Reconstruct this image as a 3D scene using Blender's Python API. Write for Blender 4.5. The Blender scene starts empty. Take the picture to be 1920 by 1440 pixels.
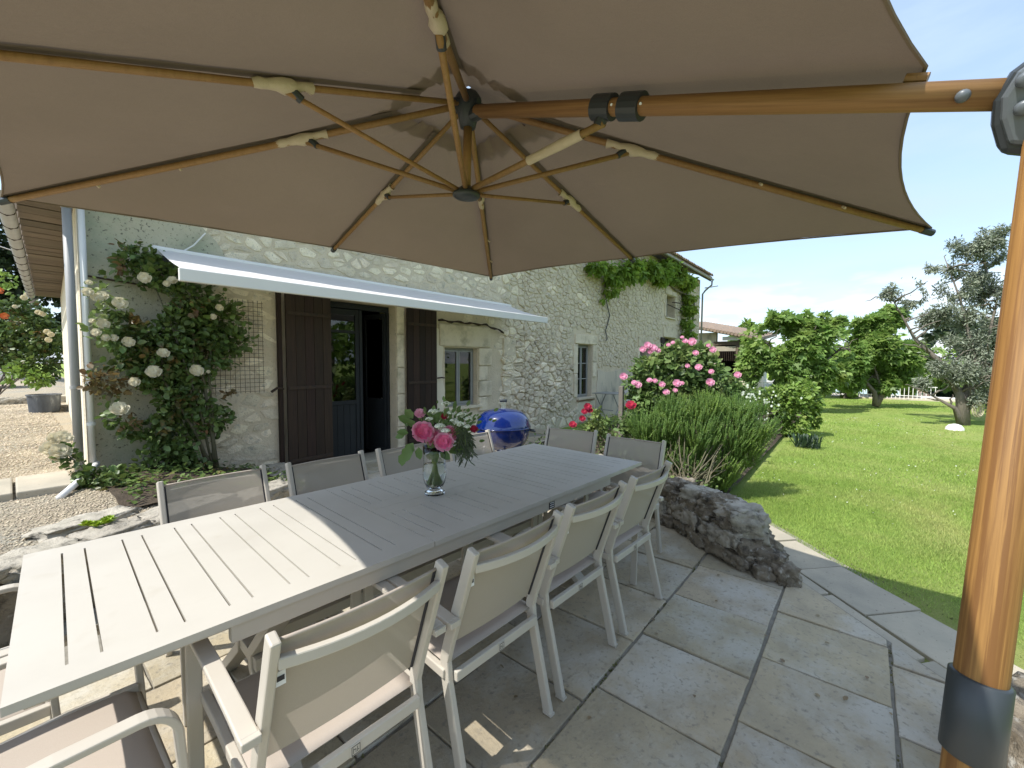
import bpy, math, random
import numpy as np
from mathutils import Vector, Matrix, noise
random.seed(7); RNG = np.random.default_rng(7)
PI = math.pi; R = math.radians
scene = bpy.context.scene; COL = scene.collection

# ------------------------------------------------------------------ camera, sky, sun, exposure
CAM = Vector((0, 0, 1.5)); FPX = 788.14
YAW, PITCH, ROLL = 0.69714, 0.0520, 0.0036
fw = Vector((math.cos(YAW)*math.cos(PITCH), math.sin(YAW)*math.cos(PITCH), -math.sin(PITCH)))
rt = Vector((math.sin(YAW), -math.cos(YAW), 0)); up = rt.cross(fw)
rt, up = rt*math.cos(ROLL)+up*math.sin(ROLL), up*math.cos(ROLL)-rt*math.sin(ROLL)
cd = bpy.data.cameras.new('camera'); cam = bpy.data.objects.new('camera', cd); COL.objects.link(cam)
cam.matrix_world = Matrix(((rt.x, up.x, -fw.x, CAM.x), (rt.y, up.y, -fw.y, CAM.y), (rt.z, up.z, -fw.z, CAM.z), (0, 0, 0, 1)))
cd.sensor_width = 36; cd.lens = FPX/1920*36; cd.clip_start = .02; cd.clip_end = 2000
scene.camera = cam
SUN = Vector((-.64, .22, 1)).normalized()          # direction towards the sun
elev = math.asin(SUN.z)
w = bpy.data.worlds.new('World'); scene.world = w; w.use_nodes = True
nt = w.node_tree; bg = nt.nodes['Background']; sky = nt.nodes.new('ShaderNodeTexSky'); sky.sky_type = 'NISHITA'
sky.sun_disc = False; sky.sun_elevation = elev; sky.sun_rotation = R(288); sky.air_density = 1.0; sky.dust_density = 1.2; sky.ozone_density = 1.6
SKYK = .15
# thin high cloud veil and a few cumulus near the horizon
tc = nt.nodes.new('ShaderNodeTexCoord'); mp = nt.nodes.new('ShaderNodeMapping'); mp.inputs['Scale'].default_value = (1.3, 1.3, 5.0)
n1 = nt.nodes.new('ShaderNodeTexNoise'); n1.inputs['Scale'].default_value = 2.2; n1.inputs['Detail'].default_value = 9; n1.inputs['Roughness'].default_value = .55
cr = nt.nodes.new('ShaderNodeValToRGB'); cr.color_ramp.elements[0].position = .44; cr.color_ramp.elements[1].position = .70
cr.color_ramp.elements[1].color = (.88, .88, .88, 1); cr.color_ramp.elements[0].color = (.48, .48, .48, 1)
mp2 = nt.nodes.new('ShaderNodeMapping'); mp2.inputs['Scale'].default_value = (3, 3, 11); mp2.inputs['Location'].default_value = (.3, .1, .4)
n2 = nt.nodes.new('ShaderNodeTexNoise'); n2.inputs['Scale'].default_value = 2.6; n2.inputs['Detail'].default_value = 8
cr2 = nt.nodes.new('ShaderNodeValToRGB'); cr2.color_ramp.elements[0].position = .50; cr2.color_ramp.elements[1].position = .60
sep = nt.nodes.new('ShaderNodeSeparateXYZ'); mr = nt.nodes.new('ShaderNodeMapRange')
for a, v in (('From Min', .20), ('From Max', .06), ('To Min', 0), ('To Max', .8)): mr.inputs[a].default_value = v
mu = nt.nodes.new('ShaderNodeMath'); mu.operation = 'MULTIPLY'; mx = nt.nodes.new('ShaderNodeMath'); mx.operation = 'MAXIMUM'
mix = nt.nodes.new('ShaderNodeMix'); mix.data_type = 'RGBA'; mix.inputs[7].default_value = (2.25, 2.85, 3.6, 1)
L = nt.links.new
L(tc.outputs['Generated'], mp.inputs[0]); L(mp.outputs[0], n1.inputs[0]); L(n1.outputs['Fac'], cr.inputs[0])
L(tc.outputs['Generated'], mp2.inputs[0]); L(mp2.outputs[0], n2.inputs[0]); L(n2.outputs['Fac'], cr2.inputs[0])
L(tc.outputs['Generated'], sep.inputs[0]); L(sep.outputs['Z'], mr.inputs[0]); L(mr.outputs[0], mu.inputs[0]); L(cr2.outputs[0], mu.inputs[1])
mixc_ = nt.nodes.new('ShaderNodeMix'); mixc_.data_type = 'RGBA'; mixc_.inputs[7].default_value = (4.0, 4.1, 4.25, 1)
L(cr.outputs[0], mix.inputs[0]); L(sky.outputs[0], mix.inputs[6]); L(mu.outputs[0], mixc_.inputs[0]); L(mix.outputs[2], mixc_.inputs[6]); L(mixc_.outputs[2], bg.inputs[0])
bg.inputs[1].default_value = SKYK
sd = bpy.data.lights.new('sun', 'SUN'); sd.energy = 2.9; sd.angle = R(.53); sd.color = (1, .97, .915)
so = bpy.data.objects.new('sun', sd); COL.objects.link(so); so.rotation_euler = (-SUN).to_track_quat('-Z', 'Y').to_euler(); so.location = (0, 0, 20)
vs = scene.view_settings; vs.view_transform = 'Standard'; vs.look = 'None'; vs.exposure = 1.08; vs.gamma = 1; vs.use_curve_mapping = False
scene.cycles.max_bounces = 8; scene.cycles.transparent_max_bounces = 16

def project(p):
    d = Vector(p)-CAM; z = d.dot(fw)
    if z < .05: return None
    return 960+FPX*d.dot(rt)/z, 720-FPX*d.dot(up)/z
def ray(px, py): return fw*FPX+rt*(px-960)-up*(py-720)
def at_y(px, py, y): d = ray(px, py); return CAM+d*(y/d.y)
def at_z(px, py, z): d = ray(px, py); return CAM+d*((z-1.5)/d.z)
def at_depth(px, py, k): d = ray(px, py); return CAM+d*(k/FPX)

# ------------------------------------------------------------------ materials
def rgb(c): return (c[0], c[1], c[2], 1)
def M(name, c1, c2=None, scale=6., rough=.75, bump=0., bscale=60., bdist=.01, spec=.35, metal=0., rnd=0., mode='object', c3=None, c3scale=2., c3pos=(.5, .65),
      stretch=(1, 1, 1), transl=0., alpha=0., coat=0., detail=6, speck=None, speckscale=200., speckpos=(.66, .72)):
    m = bpy.data.materials.new(name); m.use_nodes = True; t = m.node_tree; b = t.nodes['Principled BSDF']; lk = t.links.new
    b.inputs['Roughness'].default_value = rough; b.inputs['Metallic'].default_value = metal; b.inputs['Specular IOR Level'].default_value = spec
    b.inputs['Coat Weight'].default_value = coat; b.inputs['Coat Roughness'].default_value = .05
    t1 = t.nodes.new('ShaderNodeTexCoord'); mp = t.nodes.new('ShaderNodeMapping'); mp.inputs['Scale'].default_value = stretch; lk(t1.outputs['Object'], mp.inputs[0])
    if rnd and mode == 'object':
        oi = t.nodes.new('ShaderNodeObjectInfo'); sc_ = t.nodes.new('ShaderNodeMath'); sc_.operation = 'MULTIPLY'; sc_.inputs[1].default_value = 40; lk(oi.outputs['Random'], sc_.inputs[0]); lk(sc_.outputs[0], mp.inputs['Location'])
    def nz(s, d=6, ro=.6):
        n = t.nodes.new('ShaderNodeTexNoise'); n.inputs['Scale'].default_value = s; n.inputs['Detail'].default_value = d; n.inputs['Roughness'].default_value = ro; lk(mp.outputs[0], n.inputs[0]); return n
    def ramp(src, p0, p1):
        r_ = t.nodes.new('ShaderNodeMapRange'); r_.inputs['From Min'].default_value = p0; r_.inputs['From Max'].default_value = p1; lk(src, r_.inputs[0]); return r_.outputs[0]
    def mixc(fac, a, bcol):
        x = t.nodes.new('ShaderNodeMix'); x.data_type = 'RGBA'
        if fac is not None: lk(fac, x.inputs[0])
        if isinstance(a, tuple): x.inputs[6].default_value = rgb(a)
        else: lk(a, x.inputs[6])
        if isinstance(bcol, tuple): x.inputs[7].default_value = rgb(bcol)
        else: lk(bcol, x.inputs[7])
        return x.outputs[2]
    out = None
    if c2 is None: b.inputs['Base Color'].default_value = rgb(c1)
    if c2 is not None: out = mixc(ramp(nz(scale, detail).outputs['Fac'], .3, .7), c1, c2)
    if c3 is not None: out = mixc(ramp(nz(c3scale, 8, .65).outputs['Fac'], *c3pos), out if out else c1, c3)
    if speck is not None: out = mixc(ramp(nz(speckscale, 2).outputs['Fac'], *speckpos), out if out else c1, speck)
    if rnd:
        if mode == 'island': src = t.nodes.new('ShaderNodeNewGeometry').outputs['Random Per Island']
        else: src = t.nodes.new('ShaderNodeObjectInfo').outputs['Random']
        mr_ = t.nodes.new('ShaderNodeMapRange'); mr_.inputs['To Min'].default_value = 1-rnd; mr_.inputs['To Max'].default_value = 1+rnd; lk(src, mr_.inputs[0])
        h = t.nodes.new('ShaderNodeHueSaturation'); lk(mr_.outputs[0], h.inputs['Value'])
        ms = t.nodes.new('ShaderNodeMapRange'); ms.inputs['To Min'].default_value = .5+rnd*.035; ms.inputs['To Max'].default_value = .5-rnd*.03
        wn = t.nodes.new('ShaderNodeTexWhiteNoise'); wn.noise_dimensions = '1D'; lk(src, wn.inputs['W']); lk(wn.outputs['Value'], ms.inputs[0]); lk(ms.outputs[0], h.inputs['Hue'])
        if out: lk(out, h.inputs['Color'])
        else: h.inputs['Color'].default_value = rgb(c1)
        out = h.outputs[0]
    if out: lk(out, b.inputs['Base Color'])
    if bump:
        bn = t.nodes.new('ShaderNodeBump'); bn.inputs['Strength'].default_value = bump; bn.inputs['Distance'].default_value = bdist
        lk(nz(bscale, 8, .65).outputs['Fac'], bn.inputs['Height']); lk(bn.outputs[0], b.inputs['Normal'])
    sh = b.outputs[0]; mo = t.nodes['Material Output']
    if transl:
        tr = t.nodes.new('ShaderNodeBsdfTranslucent'); ms = t.nodes.new('ShaderNodeMixShader'); ms.inputs[0].default_value = transl
        if out:
            h2 = t.nodes.new('ShaderNodeHueSaturation'); h2.inputs['Value'].default_value = 1.25; lk(out, h2.inputs['Color']); lk(h2.outputs[0], tr.inputs[0])
        else: tr.inputs[0].default_value = rgb(c1)
        lk(sh, ms.inputs[1]); lk(tr.outputs[0], ms.inputs[2]); sh = ms.outputs[0]
    if alpha:
        tp = t.nodes.new('ShaderNodeBsdfTransparent'); ms = t.nodes.new('ShaderNodeMixShader'); ms.inputs[0].default_value = alpha
        lk(sh, ms.inputs[1]); lk(tp.outputs[0], ms.inputs[2]); sh = ms.outputs[0]
    lk(sh, mo.inputs[0]); return m

def wood(name, a, b_, axis='z', scale=1., rough=.5, coat=.0, bump=.15, rnd=.1):
    st = {'z': (18, 18, 1.2), 'x': (1.2, 18, 18), 'y': (18, 1.2, 18)}[axis]
    return M(name, a, b_, scale=3.2*scale, rough=rough, bump=bump, bscale=9*scale, bdist=.002, stretch=st, coat=coat, rnd=rnd, c3=tuple(x*.62 for x in a), c3scale=5*scale, c3pos=(.54, .74))
m_frame = M('powder_coated_beige', (.50, .465, .40), rough=.42, spec=.4, bump=.05, bscale=400, bdist=.0005, c2=(.47, .425, .355), scale=3)
m_top = M('table_top_beige', (.50, .47, .41), (.475, .445, .385), scale=2.5, rough=.5, spec=.35, bump=.04, bscale=500, bdist=.0004, c3=(.43, .40, .345), c3scale=1.3, c3pos=(.48, .8), speck=(.42, .38, .31), speckscale=7, speckpos=(.62, .9))
m_textile = M('sling_mesh_fabric', (.44, .39, .32), (.40, .355, .29), scale=500, rough=.85, alpha=.15, bump=.2, bscale=900, bdist=.0006)
m_seat = M('seat_mesh_fabric', (.42, .36, .30), (.38, .325, .27), scale=500, rough=.85, bump=.2, bscale=900, bdist=.0006)
m_canopy = M('canopy_fabric', (.25, .195, .145), (.215, .168, .124), scale=1.1, rough=.95, spec=.08, transl=.08, bump=.25, bscale=2.6, bdist=.05, speck=(.18, .14, .105), speckscale=700, speckpos=(.5, .8))
m_pocket = M('pocket_fabric', (.62, .53, .38), (.52, .43, .30), scale=9, rough=.9, bump=.6, bscale=25, bdist=.012)
m_rib = wood('rib_wood', (.34, .20, .075), (.27, .15, .055), 'z', rough=.5)
m_woodmast = M('mast_wood_grain', (.33, .175, .05), (.17, .08, .022), scale=4.2, rough=.62, bump=.3, bscale=6, bdist=.0015, stretch=(30, 30, .7), c3=(.17, .078, .022), c3scale=2., c3pos=(.5, .58), rnd=.02)
m_dark = M('dark_grey_plastic', (.035, .042, .046), rough=.42, spec=.5, bump=.1, bscale=120, bdist=.0006)
m_mid = M('mid_grey_cast', (.13, .145, .155), (.11, .125, .135), scale=8, rough=.38, spec=.5)
m_steel = M('steel', (.6, .6, .6), rough=.25, metal=1)
m_mortar = M('lime_mortar', (.72, .615, .45), (.57, .48, .345), scale=2.2, rough=.95, bump=.9, bscale=26, bdist=.02, c3=(.47, .42, .33), c3scale=.8, c3pos=(.52, .74), speck=(.38, .33, .25), speckscale=40, speckpos=(.62, .75))
m_stone = M('limestone', (.86, .755, .57), (.64, .545, .40), scale=7, rough=.9, bump=1., bscale=30, bdist=.02, rnd=.2, c3=(.40, .37, .30), c3scale=9, c3pos=(.55, .70), speck=(.20, .185, .15), speckscale=55, speckpos=(.64, .74))
m_dressed = M('dressed_limestone', (.74, .65, .49), (.62, .53, .385), scale=4, rough=.9, bump=.6, bscale=30, bdist=.012, rnd=.08, c3=(.38, .33, .23), c3scale=3, c3pos=(.5, .7), speck=(.22, .20, .15), speckscale=60, speckpos=(.68, .78))
m_sage = M('lichen_render', (.56, .51, .38), (.45, .415, .31), scale=3, rough=.95, bump=.8, bscale=35, bdist=.012, c3=(.34, .36, .26), c3scale=1.3, c3pos=(.5, .68), speck=(.13, .125, .10), speckscale=38, speckpos=(.6, .72))
m_plaster = M('cream_plaster', (.74, .67, .52), (.68, .61, .47), scale=2, rough=.95, bump=.3, bscale=20, bdist=.006)
m_greyrender = M('grey_render', (.62, .54, .42), (.50, .44, .34), scale=1.5, rough=.95, bump=.5, bscale=30, bdist=.01, c3=(.22, .21, .185), c3scale=2.2, c3pos=(.52, .72), stretch=(1, 1, .45))
m_shutter = wood('dark_stained_oak', (.036, .020, .012), (.021, .012, .008), 'z', rough=.75, bump=.5, rnd=.4)
m_doorpaint = M('anthracite_door_paint', (.026, .029, .030), (.02, .022, .024), scale=5, rough=.6, spec=.2)
m_winpaint = M('grey_window_paint', (.30, .30, .28), (.26, .26, .245), scale=5, rough=.5)
m_zinc = M('zinc_pipe', (.36, .355, .345), (.29, .285, .28), scale=6, rough=.55, metal=.1, stretch=(1, 1, .2))
m_white = M('white_painted_metal', (.80, .78, .74), (.74, .72, .69), scale=3, rough=.5)
m_awning = M('awning_cloth', (.80, .77, .73), (.77, .74, .70), scale=2, rough=.9, spec=.15, transl=.25, bump=.1, bscale=4, bdist=.01)
m_valance = M('awning_valance', (.70, .68, .64), (.67, .65, .615), scale=2, rough=.6)
m_iron = M('rusty_iron', (.03, .024, .02), (.06, .035, .02), scale=20, rough=.8)
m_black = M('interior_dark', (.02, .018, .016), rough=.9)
m_tile_roof = M('clay_roof_tile', (.36, .24, .17), (.24, .18, .14), scale=3, rough=.9, rnd=.3, mode='island', bump=.5, bscale=30, bdist=.01, c3=(.16, .15, .13), c3scale=4, c3pos=(.5, .7))
m_rafter = M('eave_boards', (.17, .13, .09), (.10, .078, .055), scale=3, rough=.9, rnd=.2, stretch=(1, 8, 8), bump=.4, bscale=8, bdist=.005)
m_slab = M('terrace_sandstone', (.47, .39, .26), (.34, .29, .205), scale=4.5, rough=.9, bump=.8, bscale=45, bdist=.008, rnd=.17, c3=(.50, .465, .39), c3scale=1.9, c3pos=(.46, .64), speck=(.24, .215, .17), speckscale=42, speckpos=(.56, .80))
m_pathslab = M('pale_path_stone', (.47, .41, .31), (.33, .30, .235), scale=3, rough=.9, bump=.5, bscale=40, bdist=.008, rnd=.08, speck=(.2, .18, .14), speckscale=50, speckpos=(.66, .76))
m_joint = M('paving_joint', (.29, .265, .215), (.20, .185, .15), scale=25, rough=1, bump=.8, bscale=60, bdist=.01)
m_rock = M('weathered_rock', (.32, .27, .20), (.17, .14, .10), scale=7, rough=.95, bump=1., bscale=28, bdist=.03, c3=(.06, .052, .042), c3scale=9, c3pos=(.52, .66), speck=(.42, .39, .33), speckscale=22, speckpos=(.57, .68))
m_rocktop = M('pale_weathered_stone', (.50, .45, .37), (.33, .30, .24), scale=9, rough=.95, bump=1., bscale=30, bdist=.02, rnd=.12, c3=(.15, .135, .11), c3scale=11, c3pos=(.53, .66))
m_gravel = M('gravel_ground', (.50, .42, .30), (.36, .30, .21), scale=60, rough=1, bump=1., bscale=90, bdist=.02, c3=(.36, .33, .26), c3scale=1.2, speck=(.12, .10, .07), speckscale=110, speckpos=(.58, .66))
m_pebble = M('pebbles', (.54, .455, .33), (.36, .30, .22), scale=3, rough=.9, rnd=.35, mode='island')
m_soil = M('soil', (.10, .075, .05), (.06, .045, .03), scale=12, rough=1, bump=1., bscale=40, bdist=.03)
m_lawn = M('lawn_ground', (.27, .36, .085), (.20, .29, .062), scale=2.5, rough=1, bump=1., bscale=80, bdist=.03, c3=(.34, .36, .12), c3scale=.45, c3pos=(.45, .68), detail=10, spec=.1)
m_grass = M('grass_blades', (.34, .45, .11), (.26, .36, .08), scale=1.2, rough=.75, rnd=.3, mode='island', transl=.35, c3=(.46, .45, .18), c3scale=.55, c3pos=(.5, .72), spec=.15)
m_daisy = M('daisy_white', (.8, .8, .74), rough=.9)
def leafm(name, a, b_, rnd=.3, tr=.3, rough=.5, c3=None, c3s=3., c3p=(.5, .7)): return M(name, a, b_, scale=2.5, rough=rough, rnd=rnd, mode='island', transl=tr, spec=.4, c3=c3, c3scale=c3s, c3pos=c3p)
lf_rose = leafm('rose_leaf', (.14, .20, .05), (.07, .115, .032), tr=.2, rough=.4, c3=(.21, .11, .045), c3s=2.6, c3p=(.57, .67))
lf_red = leafm('young_red_leaf', (.19, .085, .045), (.14, .13, .045), tr=.3, rough=.4)
lf_pink = leafm('garden_rose_leaf', (.17, .25, .075), (.10, .165, .05), c3=(.23, .26, .08), c3s=2.)
lf_rosem = leafm('rosemary_needles', (.17, .27, .055), (.10, .18, .042), c3=(.27, .37, .06), c3s=1.1)
lf_shrub = leafm('shrub_leaf', (.22, .32, .06), (.13, .21, .04))
lf_fig = leafm('fig_leaf', (.24, .35, .085), (.15, .25, .06), tr=.45, c3=(.33, .40, .11), c3s=.9, rough=.45)
lf_euc = leafm('grey_green_leaf', (.28, .31, .22), (.18, .205, .145), tr=.2)
lf_dark = leafm('dark_evergreen_leaf', (.035, .055, .018), (.02, .035, .012), tr=.15)
lf_wist = leafm('wisteria_leaf', (.27, .38, .06), (.15, .25, .04), tr=.45, c3=(.32, .38, .05), c3s=.8)
lf_succ = leafm('lime_succulent', (.30, .40, .03), (.20, .30, .02), tr=.2)
m_bark = M('grey_bark', (.22, .19, .155), (.13, .11, .09), scale=9, rough=.95, bump=1, bscale=20, bdist=.02, stretch=(1, 1, .3))
m_cane = M('rose_cane', (.15, .13, .09), (.10, .10, .05), scale=9, rough=.8)
m_bloomw = M('ivory_petals', (.72, .68, .53), (.66, .58, .40), scale=12, rough=.7, rnd=.08, mode='island', transl=.3)
m_bloomp = M('pink_petals', (.80, .46, .57), (.68, .28, .43), scale=8, rough=.7, rnd=.16, mode='island', transl=.3)
m_pinkout = M('pale_pink_petals', (.82, .42, .56), (.78, .32, .47), scale=20, rough=.7, rnd=.1, mode='island', transl=.25)
m_pinkin = M('deep_pink_petals', (.74, .10, .27), (.80, .22, .40), scale=20, rough=.7, rnd=.2, mode='island', transl=.25)
m_redbloom = M('crimson_petals', (.28, .008, .03), (.38, .02, .06), scale=20, rough=.7, rnd=.2, mode='island')
m_orange = M('orange_petals', (.7, .17, .06), (.7, .25, .1), scale=20, rough=.7, rnd=.2, mode='island')
m_whitefl = M('white_florets', (.80, .82, .74), (.70, .74, .58), scale=30, rough=.8, rnd=.15, mode='island')
m_blue = M('blue_enamel', (.002, .015, .12), rough=.12, spec=.6, coat=.8)
m_stem = M('green_stems', (.20, .27, .07), (.13, .19, .05), scale=20, rough=.5)
m_pot = M('painted_tub', (.05, .055, .062), (.16, .17, .18), scale=5, rough=.85, c3=(.30, .31, .31), c3scale=6, c3pos=(.56, .66), stretch=(1, 1, .35))
m_water = M('pool_water', (.10, .34, .42), rough=.08, spec=.6)
m_pinkwall = M('pink_brick_wall', (.50, .33, .26), (.42, .26, .20), scale=3, rough=.9)
m_label = M('white_label', (.75, .75, .74), rough=.7)
m_print = M('black_print', (.03, .03, .035), rough=.6)
m_twine = M('beige_hose', (.48, .42, .30), rough=.6)
def glass(name, col=(1, 1, 1), rough=0., ior=1.45, thin=False):
    m = bpy.data.materials.new(name); m.use_nodes = True; t = m.node_tree; b = t.nodes['Principled BSDF']
    if thin:
        b.inputs['Base Color'].default_value = rgb(col); b.inputs['Roughness'].default_value = .03; b.inputs['Specular IOR Level'].default_value = .9; b.inputs['IOR'].default_value = 1.6
        tp = t.nodes.new('ShaderNodeBsdfTransparent'); gl = t.nodes.new('ShaderNodeBsdfGlossy'); gl.inputs['Roughness'].default_value = .02
        fr = t.nodes.new('ShaderNodeFresnel'); fr.inputs['IOR'].default_value = 1.7; ms = t.nodes.new('ShaderNodeMixShader')
        t.links.new(fr.outputs[0], ms.inputs[0]); t.links.new(tp.outputs[0], ms.inputs[1]); t.links.new(gl.outputs[0], ms.inputs[2]); t.links.new(ms.outputs[0], t.nodes['Material Output'].inputs[0])
        tp.inputs[0].default_value = rgb(col)
    else:
        b.inputs['Base Color'].default_value = rgb(col); b.inputs['Transmission Weight'].default_value = 1; b.inputs['Roughness'].default_value = rough; b.inputs['IOR'].default_value = ior
    return m
m_glass = glass('clear_glass', (.97, .99, .98)); m_waterg = glass('vase_water', (.95, .98, .94), ior=1.33); m_pane = glass('window_glass', (.45, .48, .47), thin=True)

# ------------------------------------------------------------------ mesh helpers
class MB:
    def __init__(s): s.v = []; s.f = []
    def add(s, vs_, fs):
        o = len(s.v); s.v += [tuple(v) for v in vs_]; s.f += [tuple(i+o for i in f) for f in fs]
    def box(s, c, d, rot=None):
        c = Vector(c); P = []
        for i in (-.5, .5):
            for j in (-.5, .5):
                for k in (-.5, .5):
                    q = Vector((i*d[0], j*d[1], k*d[2]))
                    if rot is not None: q = rot @ q
                    P.append(c+q)
        s.add(P, [(0, 1, 3, 2), (4, 6, 7, 5), (0, 4, 5, 1), (2, 3, 7, 6), (0, 2, 6, 4), (1, 5, 7, 3)]); return s
    def b2(s, a, b): return s.box([(a[i]+b[i])/2 for i in range(3)], [abs(b[i]-a[i]) for i in range(3)])
    def tube(s, pts, r, n=8, cap=True, r2=None):
        pts = [Vector(p) for p in pts]; N = len(pts); rr = [r]*N if not hasattr(r, '__len__') else list(r)
        ref = None; rings = []
        for i, p in enumerate(pts):
            t = (pts[min(i+1, N-1)]-pts[max(i-1, 0)]).normalized()
            if ref is None:
                a = Vector((0, 0, 1)) if abs(t.z) < .9 else Vector((1, 0, 0)); ref = (a-t*a.dot(t)).normalized()
            else: ref = (ref-t*ref.dot(t)).normalized()
            q = t.cross(ref); k = (r2 or 1)
            rings.append([p+ref*math.cos(2*PI*j/n)*rr[i]*k+q*math.sin(2*PI*j/n)*rr[i] for j in range(n)])
        o = len(s.v)
        for rg in rings: s.v += [tuple(v) for v in rg]
        for i in range(N-1):
            for j in range(n):
                s.f.append((o+i*n+j, o+i*n+(j+1) % n, o+(i+1)*n+(j+1) % n, o+(i+1)*n+j))
        if cap: s.f.append(tuple(o+j for j in range(n))[::-1]); s.f.append(tuple(o+(N-1)*n+j for j in range(n)))
        return s
    def bar(s, pts, side, w_, t_):
        """rectangular section swept along pts; side = fixed width direction"""
        pts = [Vector(p) for p in pts]; side = Vector(side).normalized(); N = len(pts); o = len(s.v)
        for i, p in enumerate(pts):
            a = (pts[i]-pts[i-1]).normalized() if i else None; b = (pts[i+1]-pts[i]).normalized() if i < N-1 else None
            t = (a+b).normalized() if a and b else (a or b); k = 1.0
            if a and b: k = 1/max(.5, t.dot(a))
            n_ = t.cross(side).normalized()
            for su, sv in ((-1, -1), (1, -1), (1, 1), (-1, 1)): s.v.append(tuple(p+side*(su*w_/2)+n_*(sv*t_/2*k)))
        for i in range(N-1):
            for j in range(4): s.f.append((o+i*4+j, o+i*4+(j+1) % 4, o+(i+1)*4+(j+1) % 4, o+(i+1)*4+j))
        s.f.append((o+3, o+2, o+1, o)); e = o+(N-1)*4; s.f.append((e, e+1, e+2, e+3)); return s
    def lathe(s, prof, c=(0, 0, 0), n=24, close=False):
        o = len(s.v); c = Vector(c)
        for r_, z in prof:
            for j in range(n): s.v.append((c.x+r_*math.cos(2*PI*j/n), c.y+r_*math.sin(2*PI*j/n), c.z+z))
        for i in range(len(prof)-1):
            for j in range(n): s.f.append((o+i*n+j, o+i*n+(j+1) % n, o+(i+1)*n+(j+1) % n, o+(i+1)*n+j))
        return s
    def prism(s, poly, z0, z1):
        o = len(s.v); n = len(poly)
        s.v += [(p[0], p[1], z0) for p in poly]+[(p[0], p[1], z1) for p in poly]
        s.f.append(tuple(o+i for i in range(n))[::-1]); s.f.append(tuple(o+n+i for i in range(n)))
        for i in range(n): s.f.append((o+i, o+(i+1) % n, o+n+(i+1) % n, o+n+i))
        return s
    def grid(s, nu, nv, fn, thick=None):
        o = len(s.v)
        for i in range(nu+1):
            for j in range(nv+1): s.v.append(tuple(fn(i/nu, j/nv)))
        for i in range(nu):
            for j in range(nv):
                a = o+i*(nv+1)+j; s.f.append((a, a+nv+1, a+nv+2, a+1))
        return s

def tag(o, label=None, cat=None, group=None, kind=None):
    if label: o['label'] = label
    if cat: o['category'] = cat
    if group: o['group'] = group
    if kind: o['kind'] = kind
    return o
def link(name, me, mat, parent=None, smooth=False, bevel=0., solid=0.):
    o = bpy.data.objects.new(name, me); COL.objects.link(o)
    if mat is not None and not me.materials: me.materials.append(mat)
    if smooth: me.shade_smooth()
    if parent is not None: o.parent = parent
    if solid: md = o.modifiers.new('thick', 'SOLIDIFY'); md.thickness = solid; md.offset = 0
    if bevel:
        md = o.modifiers.new('bevel', 'BEVEL'); md.width = bevel; md.segments = 2; md.limit_method = 'ANGLE'; md.angle_limit = R(40)
    return o
def worldloc(o):
    v = Vector((0, 0, 0))
    while o is not None: v += o.location; o = o.parent
    return v
def obj(name, mb, mat, parent=None, smooth=False, bevel=0., solid=0., world=True):
    """one mesh object. world=True: coordinates are world ones, moved into the parent's frame"""
    me = bpy.data.meshes.new(name); vv = mb.v
    if parent is not None and world:
        q = worldloc(parent); vv = [(a-q.x, b-q.y, c-q.z) for a, b, c in vv]
    me.from_pydata(vv, [], mb.f); me.update()
    return link(name, me, mat, parent, smooth, bevel, solid)
def npobj(name, V, F, mat, parent=None, smooth=False):
    V = np.asarray(V, dtype=np.float32).reshape(-1, 3); F = np.asarray(F, dtype=np.int32)
    if parent is not None: V = V-np.array(worldloc(parent), dtype=np.float32)
    me = bpy.data.meshes.new(name); k = F.shape[1]
    me.vertices.add(len(V)); me.vertices.foreach_set('co', V.ravel()); me.loops.add(F.size); me.loops.foreach_set('vertex_index', F.ravel())
    me.polygons.add(len(F)); me.polygons.foreach_set('loop_start', np.arange(0, F.size, k, dtype=np.int32)); me.polygons.foreach_set('loop_total', np.full(len(F), k, dtype=np.int32))
    me.update(calc_edges=True); me.validate()
    return link(name, me, mat, parent, smooth)
def empty(name, loc, label=None, cat=None, group=None, rz=0.):
    o = bpy.data.objects.new(name, None); COL.objects.link(o); o.location = loc; o.rotation_euler = (0, 0, rz); o.empty_display_size = .1
    return tag(o, label, cat, group)
def copy_tree(o, parent=None):
    c = o.copy(); COL.objects.link(c); c.parent = parent
    for ch in [x for x in COL.objects if x.parent == o]: copy_tree(ch, c)
    return c
def arc(c, r, a0, a1, n, plane='yz', x=0.):
    out = []
    for i in range(n+1):
        a = R(a0+(a1-a0)*i/n); out.append((x, c[0]+r*math.cos(a), c[1]+r*math.sin(a)))
    return out
def clip_half(poly, nx, ny, d):
    """keep nx*x+ny*y <= d"""
    out = []; n = len(poly)
    for i in range(n):
        a = poly[i]; b = poly[(i+1) % n]; da = nx*a[0]+ny*a[1]-d; db = nx*b[0]+ny*b[1]-d
        if da <= 0: out.append(a)
        if (da < 0 < db) or (db < 0 < da):
            t = da/(da-db); out.append((a[0]+(b[0]-a[0])*t, a[1]+(b[1]-a[1])*t))
    return out
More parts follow.
